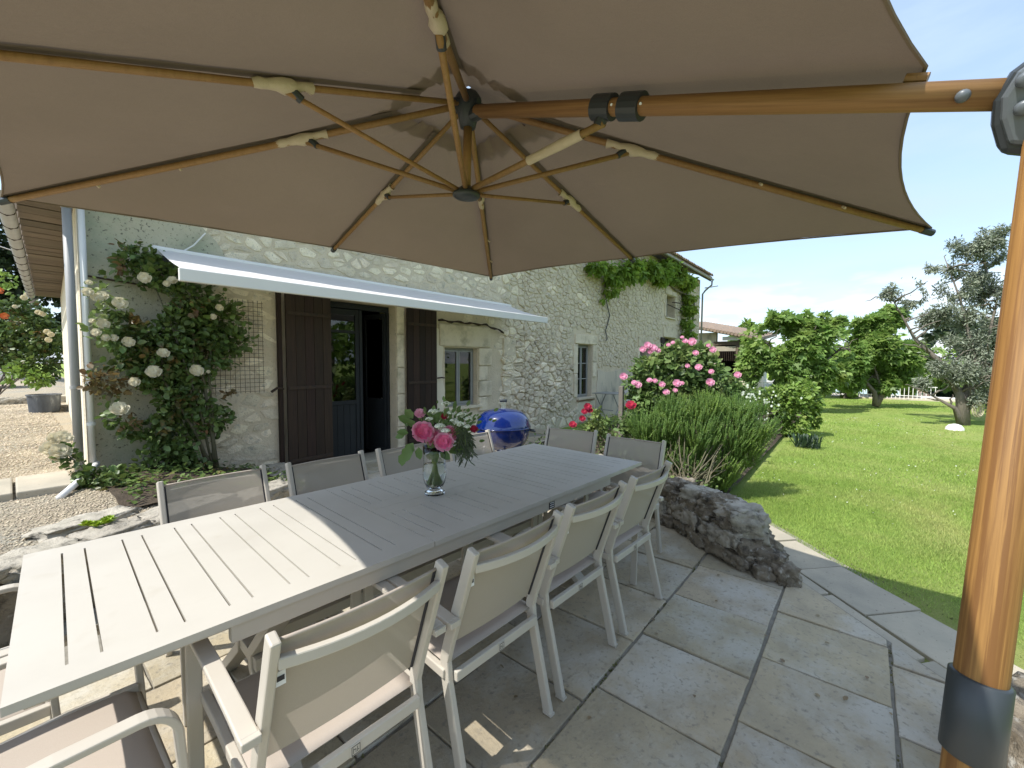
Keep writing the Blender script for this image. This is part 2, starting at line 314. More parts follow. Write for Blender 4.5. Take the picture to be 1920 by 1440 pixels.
def voronoi(pts, rad, bounds):
    x0, x1, y0, y1 = bounds; g = {}
    for i, p in enumerate(pts): g.setdefault((int(p[0]//rad), int(p[1]//rad)), []).append(i)
    cells = []
    for i, p in enumerate(pts):
        poly = [(max(x0, p[0]-rad), max(y0, p[1]-rad)), (min(x1, p[0]+rad), max(y0, p[1]-rad)), (min(x1, p[0]+rad), min(y1, p[1]+rad)), (max(x0, p[0]-rad), min(y1, p[1]+rad))]
        cx, cy = int(p[0]//rad), int(p[1]//rad)
        for a in (-2, -1, 0, 1, 2):
            for b in (-2, -1, 0, 1, 2):
                for j in g.get((cx+a, cy+b), ()):
                    if j == i: continue
                    q = pts[j]; dx, dy = q[0]-p[0], q[1]-p[1]
                    if dx*dx+dy*dy > 4*rad*rad: continue
                    poly = clip_half(poly, dx, dy, (q[0]**2+q[1]**2-p[0]**2-p[1]**2)/2)
                    if len(poly) < 3: break
        cells.append(poly)
    return cells
def relax_points(x0, x1, y0, y1, s, jit=.38):
    pts = []; j = 0; y = y0+s*.4
    while y < y1:
        x = x0+(s*.5 if j % 2 else 0)
        while x < x1+s*.5:
            pts.append((x+random.uniform(-jit, jit)*s, y+random.uniform(-jit, jit)*s)); x += s*random.uniform(.82, 1.25)
        y += s*.86; j += 1
    return pts
def shrink(poly, k, gap):
    cx = sum(p[0] for p in poly)/len(poly); cy = sum(p[1] for p in poly)/len(poly); out = []
    for x, y in poly:
        dx, dy = x-cx, y-cy; l = math.hypot(dx, dy) or 1e-6; f = max(.2, (l*k-gap)/l); out.append((cx+dx*f, cy+dy*f))
    return out, (cx, cy)
def roundpoly(p):
    """cut corners a little: broken rubble outline"""
    out = []; n = len(p)
    for i in range(n):
        a, b = p[i], p[(i+1) % n]; l = math.hypot(a[0]-b[0], a[1]-b[1])
        if l < .012: out.append(a); continue
        k = random.uniform(.08, .26); out.append((a[0]*(1-k)+b[0]*k, a[1]*(1-k)+b[1]*k)); out.append((a[0]*k+b[0]*(1-k), a[1]*k+b[1]*(1-k)))
    return out
def stone_to(mb, poly, h, fn, gap):
    p0, c = shrink(poly, 1., gap); p0 = roundpoly(p0)
    if len(p0) > 11: p0 = p0[::2]
    p0 = [(x+random.uniform(-.009, .009), y+random.uniform(-.007, .007)) for x, y in p0]
    n = len(p0); V = []
    for x, y in p0: V.append(fn(x, y, -.012))
    for x, y in p0: V.append(fn(c[0]+(x-c[0])*.95, c[1]+(y-c[1])*.95, h*random.uniform(.55, .95)))
    for x, y in p0: V.append(fn(c[0]+(x-c[0])*.6, c[1]+(y-c[1])*.6, h*random.uniform(.75, 1.35)))
    V.append(fn(c[0], c[1], h*random.uniform(.85, 1.2))); F = []
    for k in (0, 1):
        for i in range(n): F.append((k*n+i, k*n+(i+1) % n, (k+1)*n+(i+1) % n, (k+1)*n+i))
    for i in range(n): F.append((2*n+i, 2*n+(i+1) % n, 3*n))
    mb.add(V, F)

LEAF = dict(
    leaf=(np.array([[0, 0, 0], [.32, .34, .07], [.72, .27, .09], [1, 0, -.03], [.72, -.27, .09], [.32, -.34, .07]]), [(0, 3, 2, 1), (0, 5, 4, 3)]),
    blade=(np.array([[0, .09, 0], [0, -.09, 0], [.6, -.06, .03], [.6, .06, .03], [1, 0, .1]]), [(0, 1, 2, 3)]),
    fig=(np.array([[0, 0, 0], [.15, .42, .05], [.55, .50, 0], [.45, .16, .05], [1, 0, -.06], [.45, -.16, .05], [.55, -.5, 0], [.15, -.42, .05]]), [(0, 3, 2, 1), (0, 7, 6, 5), (0, 5, 4, 3)]))
def leaves(name, P, D, N, S, mat, parent=None, shape='leaf', asp=1.):
    T, Fs = LEAF[shape]; P = np.asarray(P); n = len(P); D = D/np.linalg.norm(D, axis=1, keepdims=True)
    N = N-(N*D).sum(1, keepdims=True)*D; N /= np.linalg.norm(N, axis=1, keepdims=True)+1e-9; Bv = np.cross(N, D); S = np.asarray(S).reshape(-1, 1, 1)
    V = P[:, None, :]+S*(T[None, :, 0:1]*D[:, None, :]+asp*T[None, :, 1:2]*Bv[:, None, :]+T[None, :, 2:3]*N[:, None, :])
    F = np.array(Fs)[None]+(np.arange(n)*len(T))[:, None, None]
    return npobj(name, V, F.reshape(-1, F.shape[2]), mat, parent)
def blob_points(blobs, n, shell=.55):
    """points in ellipsoids, denser outside. blob=(x,y,z,rx,ry,rz[,weight])"""
    wts = np.array([b[3]*b[4]*b[5] if len(b) < 7 else b[6]*b[3]*b[4]*b[5] for b in blobs])**.75; wts /= wts.sum(); k = RNG.choice(len(blobs), n, p=wts); B = np.array([b[:6] for b in blobs])[k]
    d = RNG.normal(size=(n, 3)); d /= np.linalg.norm(d, axis=1, keepdims=True); r = (shell+(1-shell)*RNG.random((n, 1)))*(.9+.2*RNG.random((n, 1)))
    return B[:, :3]+d*B[:, 3:]*r, d
def clumpy(P, d, scale, cut):
    """drop points where a 3-D noise is low: gaps and clumps"""
    keep = np.array([noise.noise(Vector(p)*scale) for p in P]) > cut
    return P[keep], d[keep]
def crown(name, blobs, n, size, mat, parent, shape='leaf', scale=1.6, cut=-.12, shell=.5, droop=-.25, asp=1., up_=.5):
    P, d = blob_points(blobs, n, shell); P, d = clumpy(P, d, scale, cut); m = len(P)
    D = d*.8+RNG.normal(size=(m, 3))*.6+np.array([0, 0, droop]); N = d*.6+RNG.normal(size=(m, 3))*.5+np.array([0, 0, up_])
    return leaves(name, P, D, N, size*(.35+1.15*RNG.random(m)), mat, parent, shape, asp)
def branch(mb, a, b, r0, r1, n=5, wob=.08, k=6):
    a = Vector(a); b = Vector(b); l = (b-a).length; P = []
    for i in range(n+1):
        t = i/n; q = a.lerp(b, t)
        if 0 < i < n: q += Vector((random.uniform(-1, 1), random.uniform(-1, 1), random.uniform(-.6, 1)))*wob*l
        P.append(q)
    mb.tube(P, [r0+(r1-r0)*i/n for i in range(n+1)], k); return P

def bloom_mesh(name, layers=6, Rr=1., mats=None, seed=1, open_=1.):
    """double rose: nested cupped petals round the z axis"""
    rnd = random.Random(seed); V = []; F = []; MI = []
    for k in range(layers):
        q = (k+1)/layers; rad = Rr*(.22+.78*q); n = 3+k; tilt = .25+1.05*q*open_
        for i in range(n):
            ph = 2*PI*(i+rnd.random()*.4)/n+k*.7; wd = 3.2/n*(1.05 if k else 1.2); o = len(V); hh = rad*(1.12-.55*q*open_)+rnd.uniform(-.05, .05)*Rr
            for a in range(4):
                for b in range(3):
                    u = (a/3-.5)*2; v = b/2; rr = rad*(math.sin(v*tilt)/math.sin(tilt) if tilt > .05 else v); rr *= 1-.05*u*u; zz = hh*(1-math.cos(v*1.5))*(1-.22*u*u)+Rr*(.5-.5*q)
                    if v == 1: rr += rnd.uniform(-.02, .13)*Rr; zz += rnd.uniform(-.16, .05)*Rr
                    an = ph+u*wd*(.35+.65*math.sin(v*1.5)); V.append((rr*math.cos(an), rr*math.sin(an), zz))
            for a in range(3):
                for b in range(2): F.append((o+a*3+b, o+(a+1)*3+b, o+(a+1)*3+b+1, o+a*3+b+1)); MI.append(1 if k < layers*.55 else 0)
    me = bpy.data.meshes.new(name); me.from_pydata(V, [], F); me.update()
    for m in mats: me.materials.append(m)
    if len(mats) > 1: me.polygons.foreach_set('material_index', MI)
    me.shade_smooth(); return me
BW = bloom_mesh('ivory_bloom', 5, mats=[m_bloomw]); BP = bloom_mesh('pink_bloom', 5, mats=[m_bloomp]); BD = bloom_mesh('bouquet_bloom', 8, mats=[m_pinkout, m_pinkin], open_=.95); BR = bloom_mesh('red_bloom', 5, mats=[m_redbloom]); BO = bloom_mesh('orange_bloom', 4, mats=[m_orange])
def bloom(me, p, r, face, parent, name='rose_bloom', label=None):
    o = bpy.data.objects.new(name, me); COL.objects.link(o); q = worldloc(parent); o.parent = parent; o.location = Vector(p)-q; o.scale = (r, r, r)
    o.rotation_euler = (Vector(face)+Vector([random.uniform(-.25, .25) for _ in range(3)])).to_track_quat('Z', 'Y').to_euler()
    if label: o['label'] = label
    return o

# ================================================================== GROUND
YW = 5.7                                                            # plane of the house front
lw = MB(); nx_, ny_ = 60, 60
def gz(x, y): return -.12+.03*noise.noise(Vector((x*.2, y*.2, 0)))
def lawn_fn(u, v):
    x = -60+360*u**1.6 if False else -120+620*u; y = -300+600*v
    return (x, y, -.14)
lw.grid(2, 2, lawn_fn); lo = obj('ground', lw, m_lawn); tag(lo, kind='structure')
lw = MB(); lw.grid(70, 60, lambda u, v: (2.2+44*u**1.7, -14+34*v, gz(2.2+44*u**1.7, -14+34*v))); lo = obj('lawn', lw, m_lawn, smooth=True); tag(lo, kind='structure')
def in_bed(x, y):
    # planting bed between terrace and house
    return y > (1.0 if x < 6 else .95+.02*(x-6)) and x < 16 and y < 4.6
def lawn_ok(x, y):
    if (y-(-.5))-(x-3.64)*1.318 > 0.0 and x < 4.9: return False     # left of the lawn edge
    if x < 4.3 and y > .4: return False
    if y > 1.15 and x < 12 and in_bed(x, y): return False
    return y < 5.2
def grass_patch(n, xr, yr, hgt, wid):
    X = RNG.uniform(*xr, n*1); Y = RNG.uniform(*yr, n); k = np.array([lawn_ok(a, b) for a, b in zip(X, Y)]); X = X[k]; Y = Y[k]; m = len(X)
    Z = np.full(m, -.125); A = RNG.uniform(0, 2*PI, m); lean = RNG.normal(size=(m, 2))*.45; h = hgt*(.6+.7*RNG.random(m))
    dens = np.array([noise.noise(Vector((a*1.3, b*1.3, 3))) for a, b in zip(X, Y)]); h *= 1+.45*dens
    B = np.stack([X, Y, Z], 1); W = np.stack([np.cos(A), np.sin(A), np.zeros(m)], 1)*wid; T = B+np.stack([lean[:, 0]*h, lean[:, 1]*h, h], 1); Mi = B*.5+T*.5+np.stack([np.zeros(m), np.zeros(m), h*.12], 1)
    V = np.stack([B-W, B+W, Mi+W*.7, Mi-W*.7, T], 1); o = (np.arange(m)*5)[:, None]
    return V.reshape(-1, 3), np.concatenate([o+np.array([[0, 1, 2]]), o+np.array([[0, 2, 3]]), o+np.array([[3, 2, 4]])])
VV = []; FF = []; off = 0
for n, xr, yr, hg, wd in ((150000, (3.6, 7.5), (-2.6, 1.4), .030, .0020), (90000, (7.5, 13), (-4.5, 2.2), .032, .0032), (50000, (13, 24), (-6.5, 3), .035, .006)):
    V, F = grass_patch(n, xr, yr, hg, wd); VV.append(V); FF.append(F+off); off += len(V)
g = npobj('grass', np.concatenate(VV), np.concatenate(FF), m_grass); tag(g, kind='stuff', label='short sunlit green lawn grass beside the paved path', cat='grass')
mb = MB()
for _ in range(620):
    x = random.uniform(3.9, 17)**1.0; y = random.uniform(-5, 1.6)
    if not lawn_ok(x, y) or noise.noise(Vector((x*.5, y*.8, 9))) < -.05: continue
    s = .006 if x < 8 else .010; z = -.085; mb.add([(x+s*math.cos(a), y+s*math.sin(a), z+random.uniform(-.004, .004)) for a in (0, 1.05, 2.1, 3.14, 4.2, 5.25)], [(0, 1, 2, 3, 4, 5)])
tag(obj('daisies', mb, m_daisy), 'tiny white daisies scattered over the lawn', 'daisies', kind='stuff')

# terrace base and slabs -------------------------------------------------
E0 = (3.42, .255); ED = Vector((-.632, -.612)).normalized(); EN = (-ED.y*-1, ED.x*-1)   # outward normal of the diagonal edge
EN = Vector((-ED.y, ED.x)); EN = EN if EN.x > 0 else -EN; ed = EN.x*E0[0]+EN.y*E0[1]
def clip_ter(poly, pad=0.):
    poly = clip_half(poly, EN.x, EN.y, ed-pad)
    # beyond the low wall the terrace runs on to a line towards the house
    return poly
tb = MB(); tb.prism(clip_ter([(-3, -3), (7.5, -3), (7.5, 5.66), (-3, 5.66)], -.02), -.13, -.012); ter = obj('terrace', tb, m_joint); tag(ter, kind='structure')
def slab_row(y0, y1, x0, x1, first, step, parent, mat, name='paving_slab', clip=True, z=0., jit=.04, gap=.010):
    x = first
    while x > x0: x -= step
    while x < x1:
        xn = x+step*random.uniform(1-jit, 1+jit) if jit else x+step
        poly = [(x+gap/2, y0+gap*.75), (xn-gap/2, y0+gap*.75), (xn-gap/2, y1-gap*.75), (x+gap/2, y1-gap*.75)]
        poly = [(a+random.uniform(-.003, .003), b+random.uniform(-.003, .003)) for a, b in poly]
        if clip: poly = clip_ter(poly)
        if len(poly) >= 3:
            fine = []
            for i in range(len(poly)):
                a_, b2_ = Vector(poly[i]), Vector(poly[(i+1) % len(poly)]); nn_ = max(1, int((b2_-a_).length/.06)); pr = Vector((b2_.y-a_.y, a_.x-b2_.x)).normalized() if (b2_-a_).length > 1e-6 else Vector((0, 0))
                for j in range(nn_): q_ = a_.lerp(b2_, j/nn_); fine.append(tuple(q_+pr*(.005*noise.noise(Vector((q_.x*9, q_.y*9, 3)))-.001)))
            poly = fine
        if len(poly) >= 3 and abs(sum(poly[i][0]*poly[(i+1) % len(poly)][1]-poly[(i+1) % len(poly)][0]*poly[i][1] for i in range(len(poly))))/2 > .01:
            m_ = MB().prism(poly, z-.05, z+random.uniform(-.003, .003)); o = obj(name, m_, mat, parent, bevel=.004)
            o.rotation_euler = (random.uniform(-.0015, .0015), random.uniform(-.0015, .0015), 0)
        x = xn
rows = [(-1.70, -1.19, 2.3), (-1.19, -.67, 2.05), (-.67, -.155, 2.71), (-.155, .36, 2.42), (.36, .90, 2.21), (.90, 1.415, 2.06), (1.415, 1.93, 2.37), (1.93, 2.45, 2.15), (2.45, 2.96, 1.9), (2.96, 3.48, 2.3), (3.48, 4.0, 2.0), (4.0, 4.52, 2.4), (4.52, 5.04, 2.2), (5.04, 5.64, 2.5)]
for i, (a, b, f) in enumerate(rows):
    slab_row(a, b, -1.2 if a < 2.9 else (1.6 if a > 3.9 else .9), 4.6 if a < 3 else 7.3, f, .513, ter, m_slab, jit=0. if .3 > a > -.2 or a in (.36,) else .05)
# lower path beyond the diagonal step: slabs laid along the edge
pb = MB(); A = Vector((E0[0], E0[1])); P_ = lambda s, t: (A.x-ED.x*s*1+EN.x*t, A.y-ED.y*s*1+EN.y*t)
pb.prism([P_(-3.2, -.3), P_(1.6, -.3), P_(1.6, .74), P_(-3.2, .62)][::1], -.20, -.112); pth = obj('path', pb, m_joint); tag(pth, kind='structure')
for t0, t1, st in ((-.02, .20, .62), (.21, .62, .55)):
    s = -3.1+.2*t0
    while s < 1.5:
        l = st*random.uniform(.85, 1.2); g_ = .008; q = [P_(s+g_, t0+g_), P_(s+l-g_, t0+g_), P_(s+l-g_+.03, t1-g_+random.uniform(-.01, .03)), P_(s+g_+.03, t1-g_+random.uniform(-.01, .03))]
        obj('paving_slab', MB().prism(q, -.15, -.085+random.uniform(-.004, .004)), m_pathslab, pth, bevel=.006); s += l

# gravel court at the left, raised behind a low retaining wall ---------------
RW = [(-2.6, 2.75), (-.9, 3.18), (-.1, 3.48), (.55, 3.78), (1.15, 3.98), (1.7, 4.2), (2.0, 4.9), (2.08, 5.66)]
def gravel_z(x, y): return .36+.012*max(0, y-4)+.01*noise.noise(Vector((x*1.5, y*1.5, 1))) - (.24*min(1, max(0, (x-1.0)/1.0)))
gm = MB(); n = 40
def edge_y(x):
    for (a, b), (c, d) in zip(RW, RW[1:]):
        if a <= x <= c: return b+(d-b)*(x-a)/(c-a)
    return RW[0][1] if x < RW[0][0] else 5.66
gm.grid(50, 50, lambda u, v: (lambda x: (x, edge_y(x)+.1+(48-edge_y(x))*v**2.2, gravel_z(x, edge_y(x)+.1+(48-edge_y(x))*v**2.2)))(-14+16*(1-(1-u)**2)))
go = obj('gravel_court', gm, m_gravel, smooth=True); tag(go, kind='structure')
N_ = 42000; X = RNG.uniform(-1.0, 1.3, N_); Y = 3.2+RNG.random(N_)**1.7*12; P = []
ico = np.array([[1, 0, 0], [-1, 0, 0], [0, 1, 0], [0, -1, 0], [0, 0, 1], [0, 0, -1]]); icf = np.array([(0, 2, 4), (2, 1, 4), (1, 3, 4), (3, 0, 4), (2, 0, 5), (1, 2, 5), (3, 1, 5), (0, 3, 5)])
keep = [(x, y) for x, y in zip(X, Y) if y > edge_y(x)+.15 and not (x > .5 and y > 5.6) and not (x > .55 and y > 4.3)]
C_ = np.array([(x, y, gravel_z(x, y)+.002) for x, y in keep]); m = len(C_); S_ = ((.0055+.008*RNG.random((m, 1, 1)))*(.75+.09*(C_[:, 1].reshape(-1, 1, 1)-3)))*np.array([1, 1, .6])*(.7+.6*RNG.random((m, 1, 3)))
A_ = RNG.uniform(0, PI, m); Rz = np.stack([np.stack([np.cos(A_), -np.sin(A_), 0*A_], 1), np.stack([np.sin(A_), np.cos(A_), 0*A_], 1), np.stack([0*A_, 0*A_, 0*A_+1], 1)], 1)
V = np.einsum('nij,nkj->nki', Rz, ico[None]*S_)+C_[:, None, :]
pe = npobj('pebbles', V, (icf[None]+(np.arange(m)*6)[:, None, None]).reshape(-1, 3), m_pebble); tag(pe, 'loose tan gravel pebbles of the court at the left', 'gravel', kind='stuff')

# ------------------------------------------------------------------ rough stones
def rock_mesh(name, c, d, seed, rough=.22, rz=0., n=2, mat=m_rocktop, parent=None, disp=1.6):
    """irregular boulder: displaced subdivided block"""
    nn = 11; V = []; F = []; idx = {}
    def vid(i, j, k):
        key = (i, j, k)
        if key not in idx:
            q = Vector((i/nn-.5, j/nn-.5, k/nn-.5))*2; l = max(abs(q.x), abs(q.y), abs(q.z)); s_ = q.normalized() if q.length else q
            p = q.lerp(s_*1.15, .38); f = 1+rough*noise.noise(p*disp+Vector((seed*7.3, seed*3.1, seed)))+rough*.55*noise.noise(p*disp*3+Vector((seed, 5, 2)))+rough*.34*noise.noise(p*disp*8+Vector((seed, 1, 7)))+rough*.16*noise.cell(p*5+Vector((seed, 0, 0)))
            p = Vector((p.x*d[0]/2*f, p.y*d[1]/2*f, p.z*d[2]/2*f)); idx[key] = len(V); V.append(p)
        return idx[key]
    for ax in range(3):
        for sd_ in (0, nn):
            for i in range(nn):
                for j in range(nn):
                    q = []
                    for a, b in ((i, j), (i+1, j), (i+1, j+1), (i, j+1)):
                        t_ = [a, b]; t_.insert(ax, sd_); q.append(vid(*t_))
                    F.append(tuple(q if (sd_ == nn) != (ax == 1) else q[::-1]))
    cz, sz = math.cos(rz), math.sin(rz); mb = MB(); mb.add([(c[0]+p.x*cz-p.y*sz, c[1]+p.x*sz+p.y*cz, c[2]+p.z) for p in V], F)
    return obj(name, mb, mat, parent, smooth=True)
def wall_body(path, thick, h, z0, seed, amp=.05, seg=.03, drop=None):
    """rough mass swept along a path: rounded section displaced by noise"""
    pts = [Vector((a, b, 0)) for a, b in path]; S = []; tot = 0
    for a, b in zip(pts, pts[1:]): S.append((tot, a, b)); tot += (b-a).length
    n = int(tot/seg); prof = [(-.5, 0), (-.54, .12), (-.54, .26), (-.53, .42), (-.5, .6), (-.47, .76), (-.41, .89), (-.3, .98), (-.15, 1.01), (0, 1.02), (.15, 1.01), (.3, .98), (.42, .88), (.48, .7), (.51, .5), (.52, .25), (.5, 0)]
    mb = MB(); m_ = len(prof); fine = []
    for a, b in zip(prof, prof[1:]): fine += [a, ((a[0]+b[0])/2, (a[1]+b[1])/2)]
    fine.append(prof[-1]); m_ = len(fine)
    for i in range(n+1):
        s = tot*i/n
        for t0, a, b in S:
            if s <= t0+(b-a).length+1e-6: break
        t = (s-t0)/(b-a).length; p = a.lerp(b, t); d = (b-a).normalized(); nn_ = Vector((-d.y, d.x, 0)); hh = h if not callable(h) else h(s/tot); th = thick
        e = min(1, s/.10, (tot-s)/.10); e = math.sqrt(max(0, 1-(1-e)**2)); e = .25+.75*e
        for u, v in fine:
            q = p+nn_*(u*th*e)+Vector((0, 0, z0+v*hh*(.55+.45*e))); k = noise.noise(q*3.2+Vector((seed, 0, 0)))*1.0+noise.noise(q*8+Vector((0, seed, 0)))*.55+noise.noise(q*22)*.42; ct = noise.cell(q*6.5+Vector((seed, 0, 0)))*.35
            nr = (nn_*u*1.6+Vector((0, 0, (v-.4)*1.0))); q = q+nr.normalized()*amp*(k+ct-.15); mb.v.append(tuple(q))
    for i in range(n):
        for j in range(m_-1): a = i*m_+j; mb.f.append((a, a+1, a+m_+1, a+m_))
    mb.f.append(tuple(range(m_))); mb.f.append(tuple(n*m_+j for j in range(m_))[::-1]); return mb
LW = [(3.50, .58), (3.66, .85), (3.93, 1.15), (4.12, 1.6), (4.3, 2.1), (4.6, 2.6)]
lwall = empty('low_stone_wall', (4, 1.3, 0), 'low rough grey rubble wall at the terrace edge below the rosemary', 'stone wall')
obj('wall_core', wall_body(LW, .28, lambda t: .33-.02*t+.03*math.sin(t*9), -.03, 3, .05), m_rock, lwall, smooth=True)
k = 0
for s_, hz, dd in ((.02, .30, (.24, .24, .20)), (.00, .10, (.26, .3, .26)), (.10, .33, (.30, .26, .16)), (.22, .35, (.26, .24, .15)), (.33, .33, (.3, .26, .17)), (.46, .33, (.28, .24, .16)), (.6, .33, (.3, .25, .16)), (.75, .31, (.26, .25, .16)), (.9, .30, (.3, .25, .15))):
    t = s_*(len(LW)-1); i = min(int(t), len(LW)-2); q = Vector(LW[i]).lerp(Vector(LW[i+1]), t-i); k += 1
    rock_mesh('stone', (q.x+random.uniform(-.05, .05), q.y+random.uniform(-.03, .03), hz), dd, k, .32, random.uniform(0, 3), parent=lwall, mat=m_rocktop if k % 2 else m_rock)
for x, y, s_ in ((3.40, .38, .15), (3.46, .50, .20), (3.55, .62, .18), (3.36, .50, .12)): k += 1; rock_mesh('stone', (x, y, -.02+s_*.4), (s_*1.3, s_, s_), k, .3, k, parent=lwall, mat=m_rock)
for i in range(26):
    t = (i+.5)/26*(len(LW)-1)*.98+random.uniform(-.04, .04); i_ = min(int(t), len(LW)-2); a_, b2_ = Vector(LW[i_]), Vector(LW[i_+1]); q = a_.lerp(b2_, t-i_); d_ = (b2_-a_).normalized(); nn_ = Vector((-d_.y, d_.x)); hz = (.06, .17, .27)[i % 3]+random.uniform(-.02, .02); k += 1
    q = q+nn_*(.125-.02*(hz > .2)); sz = random.uniform(.14, .24)
    rock_mesh('stone', (q.x, q.y, hz), (sz, .12, sz*random.uniform(.5, .7)), k, .34, math.atan2(d_.y, d_.x), parent=lwall, mat=m_rocktop if i % 3 == 1 else m_rock)
rwall = empty('retaining_wall', (0, 3.4, 0), 'low rubble retaining wall holding the gravel court behind the table', 'retaining wall')
obj('wall_core', wall_body([(a, b+.06) for a, b in RW], .26, lambda t: .37 if t < .55 else .37-.24*(t-.55)/.45, -.02, 11, .035), m_rock, rwall, smooth=True)
for i, ((a, b), (c, d)) in enumerate(zip(RW, RW[1:])):
    l = math.hypot(c-a, d-b); nst = max(1, int(l/.32))
    for j in range(nst):
        t = (j+.5)/nst; hz = .36 if i < 4 else (.30 if i == 4 else .17); k += 1
        rock_mesh('stone', (a+(c-a)*t, b+(d-b)*t+.06, hz-.02), (l/nst*1.02, random.uniform(.24, .32), .13), k, .25, math.atan2(d-b, c-a), parent=rwall)
rock_mesh('stone', (.30, 4.12, .37), (.5, .22, .07), 77, .25, .35, parent=rwall)
# stone slab step at the house corner
sl = empty('stone_step', (-.5, 5.6, .36), 'pale limestone step slab lying on the gravel by the house corner', 'stone slab')
for x0, x1 in ((-1.7, -.62), (-.61, -.02), (-.01, .33)): obj('slab', MB().b2((x0+.003, 5.22, .30), (x1-.003, 5.92, .435)), m_pathslab, sl, bevel=.012)

# planting beds ------------------------------------------------------------
sb = MB(); sb.grid(40, 16, lambda u, v: (3.75+12*u, 1.15+.25*u+(3.6-.25*u)*v+.5*(1-u)*(1-v)*0, -.05+.16*math.sin(PI*min(1, max(0, v)))**.5*math.sin(PI*min(1, u*3)/1.0 if u < .166 else PI/2)+.03*noise.noise(Vector((u*14, v*6, 0)))))
tag(obj('flower_bed', sb, m_soil, smooth=True), kind='structure')
sb = MB(); sb.grid(16, 12, lambda u, v: (.5+1.5*u, 4.2+1.48*v, gravel_z(.5+1.5*u, 4.2+1.48*v)+.03+.03*noise.noise(Vector((u*6, v*6, 2))))); tag(obj('rose_bed', sb, m_soil, smooth=True), kind='structure')

# ================================================================== FARMHOUSE
house = empty('farmhouse', (10, YW, 0), 'long old limestone farmhouse with brown shutters, white awning and wisteria at its far end', 'house')
HX0, HX1 = .47, 19.75
OPEN = [(2.85, 3.94, -.1, 2.37), (4.95, 5.77, .68, 1.76), (9.44, 10.2, .56, 1.97), (13.35, 14.2, .55, 2.02), (15.5, 16.7, .2, 2.44), (15.65, 16.55, 3.19, 4.01), (15.7, 16.4, 4.36, 4.62)]
def ztop(x): return min(5.15, 3.12+(x-.45)*.46)
wb = MB(); xs = sorted(set([HX0, HX1, 4.9]+[a for o in OPEN for a in o[:2]]))
for a, b in zip(xs, xs[1:]):
    mid = (a+b)/2; hs = sorted([(o[2], o[3]) for o in OPEN if o[0] <= mid <= o[1]]); z = -.15
    for h0, h1 in hs+[(None, None)]:
        z1 = h0
        if z1 is None: za, zb = ztop(a), ztop(b)
        else: za = zb = z1
        if za > z:
            o = len(wb.v); wb.v += [(a, YW, z), (b, YW, z), (b, YW, zb), (a, YW, za), (a, YW+.45, z), (b, YW+.45, z), (b, YW+.45, zb), (a, YW+.45, za)]
            wb.f += [tuple(o+i for i in q) for q in ((0, 1, 2, 3), (7, 6, 5, 4), (0, 4, 5, 1), (2, 6, 7, 3), (1, 5, 6, 2), (0, 3, 7, 4))]
        z = h1 if h1 is not None else z
wall = obj('wall', wb, m_mortar, house)
# end and rear walls close the interior, dark inside
ew = MB(); ew.v += [(HX0, YW+.45, -.1), (.86, 15.2, -.1), (.86, 15.2, 3.12), (HX0, YW+.45, 3.12), (HX0+.4, YW+.45, -.1), (1.26, 15.2, -.1), (1.26, 15.2, 3.12), (HX0+.4, YW+.45, 3.12)]
ew.f += [(0, 3, 2, 1), (4, 5, 6, 7), (0, 1, 5, 4), (3, 7, 6, 2), (1, 2, 6, 5), (0, 4, 7, 3)]
obj('side_wall', ew, m_plaster, house)
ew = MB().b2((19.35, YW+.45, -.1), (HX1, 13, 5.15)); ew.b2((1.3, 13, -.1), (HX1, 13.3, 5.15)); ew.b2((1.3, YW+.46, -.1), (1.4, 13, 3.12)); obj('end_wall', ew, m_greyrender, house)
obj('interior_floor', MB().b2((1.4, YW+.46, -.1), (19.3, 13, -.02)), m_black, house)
obj('interior_partition', MB().b2((1.45, 7.6, 0), (19.3, 7.7, 4.9)), m_black, house)

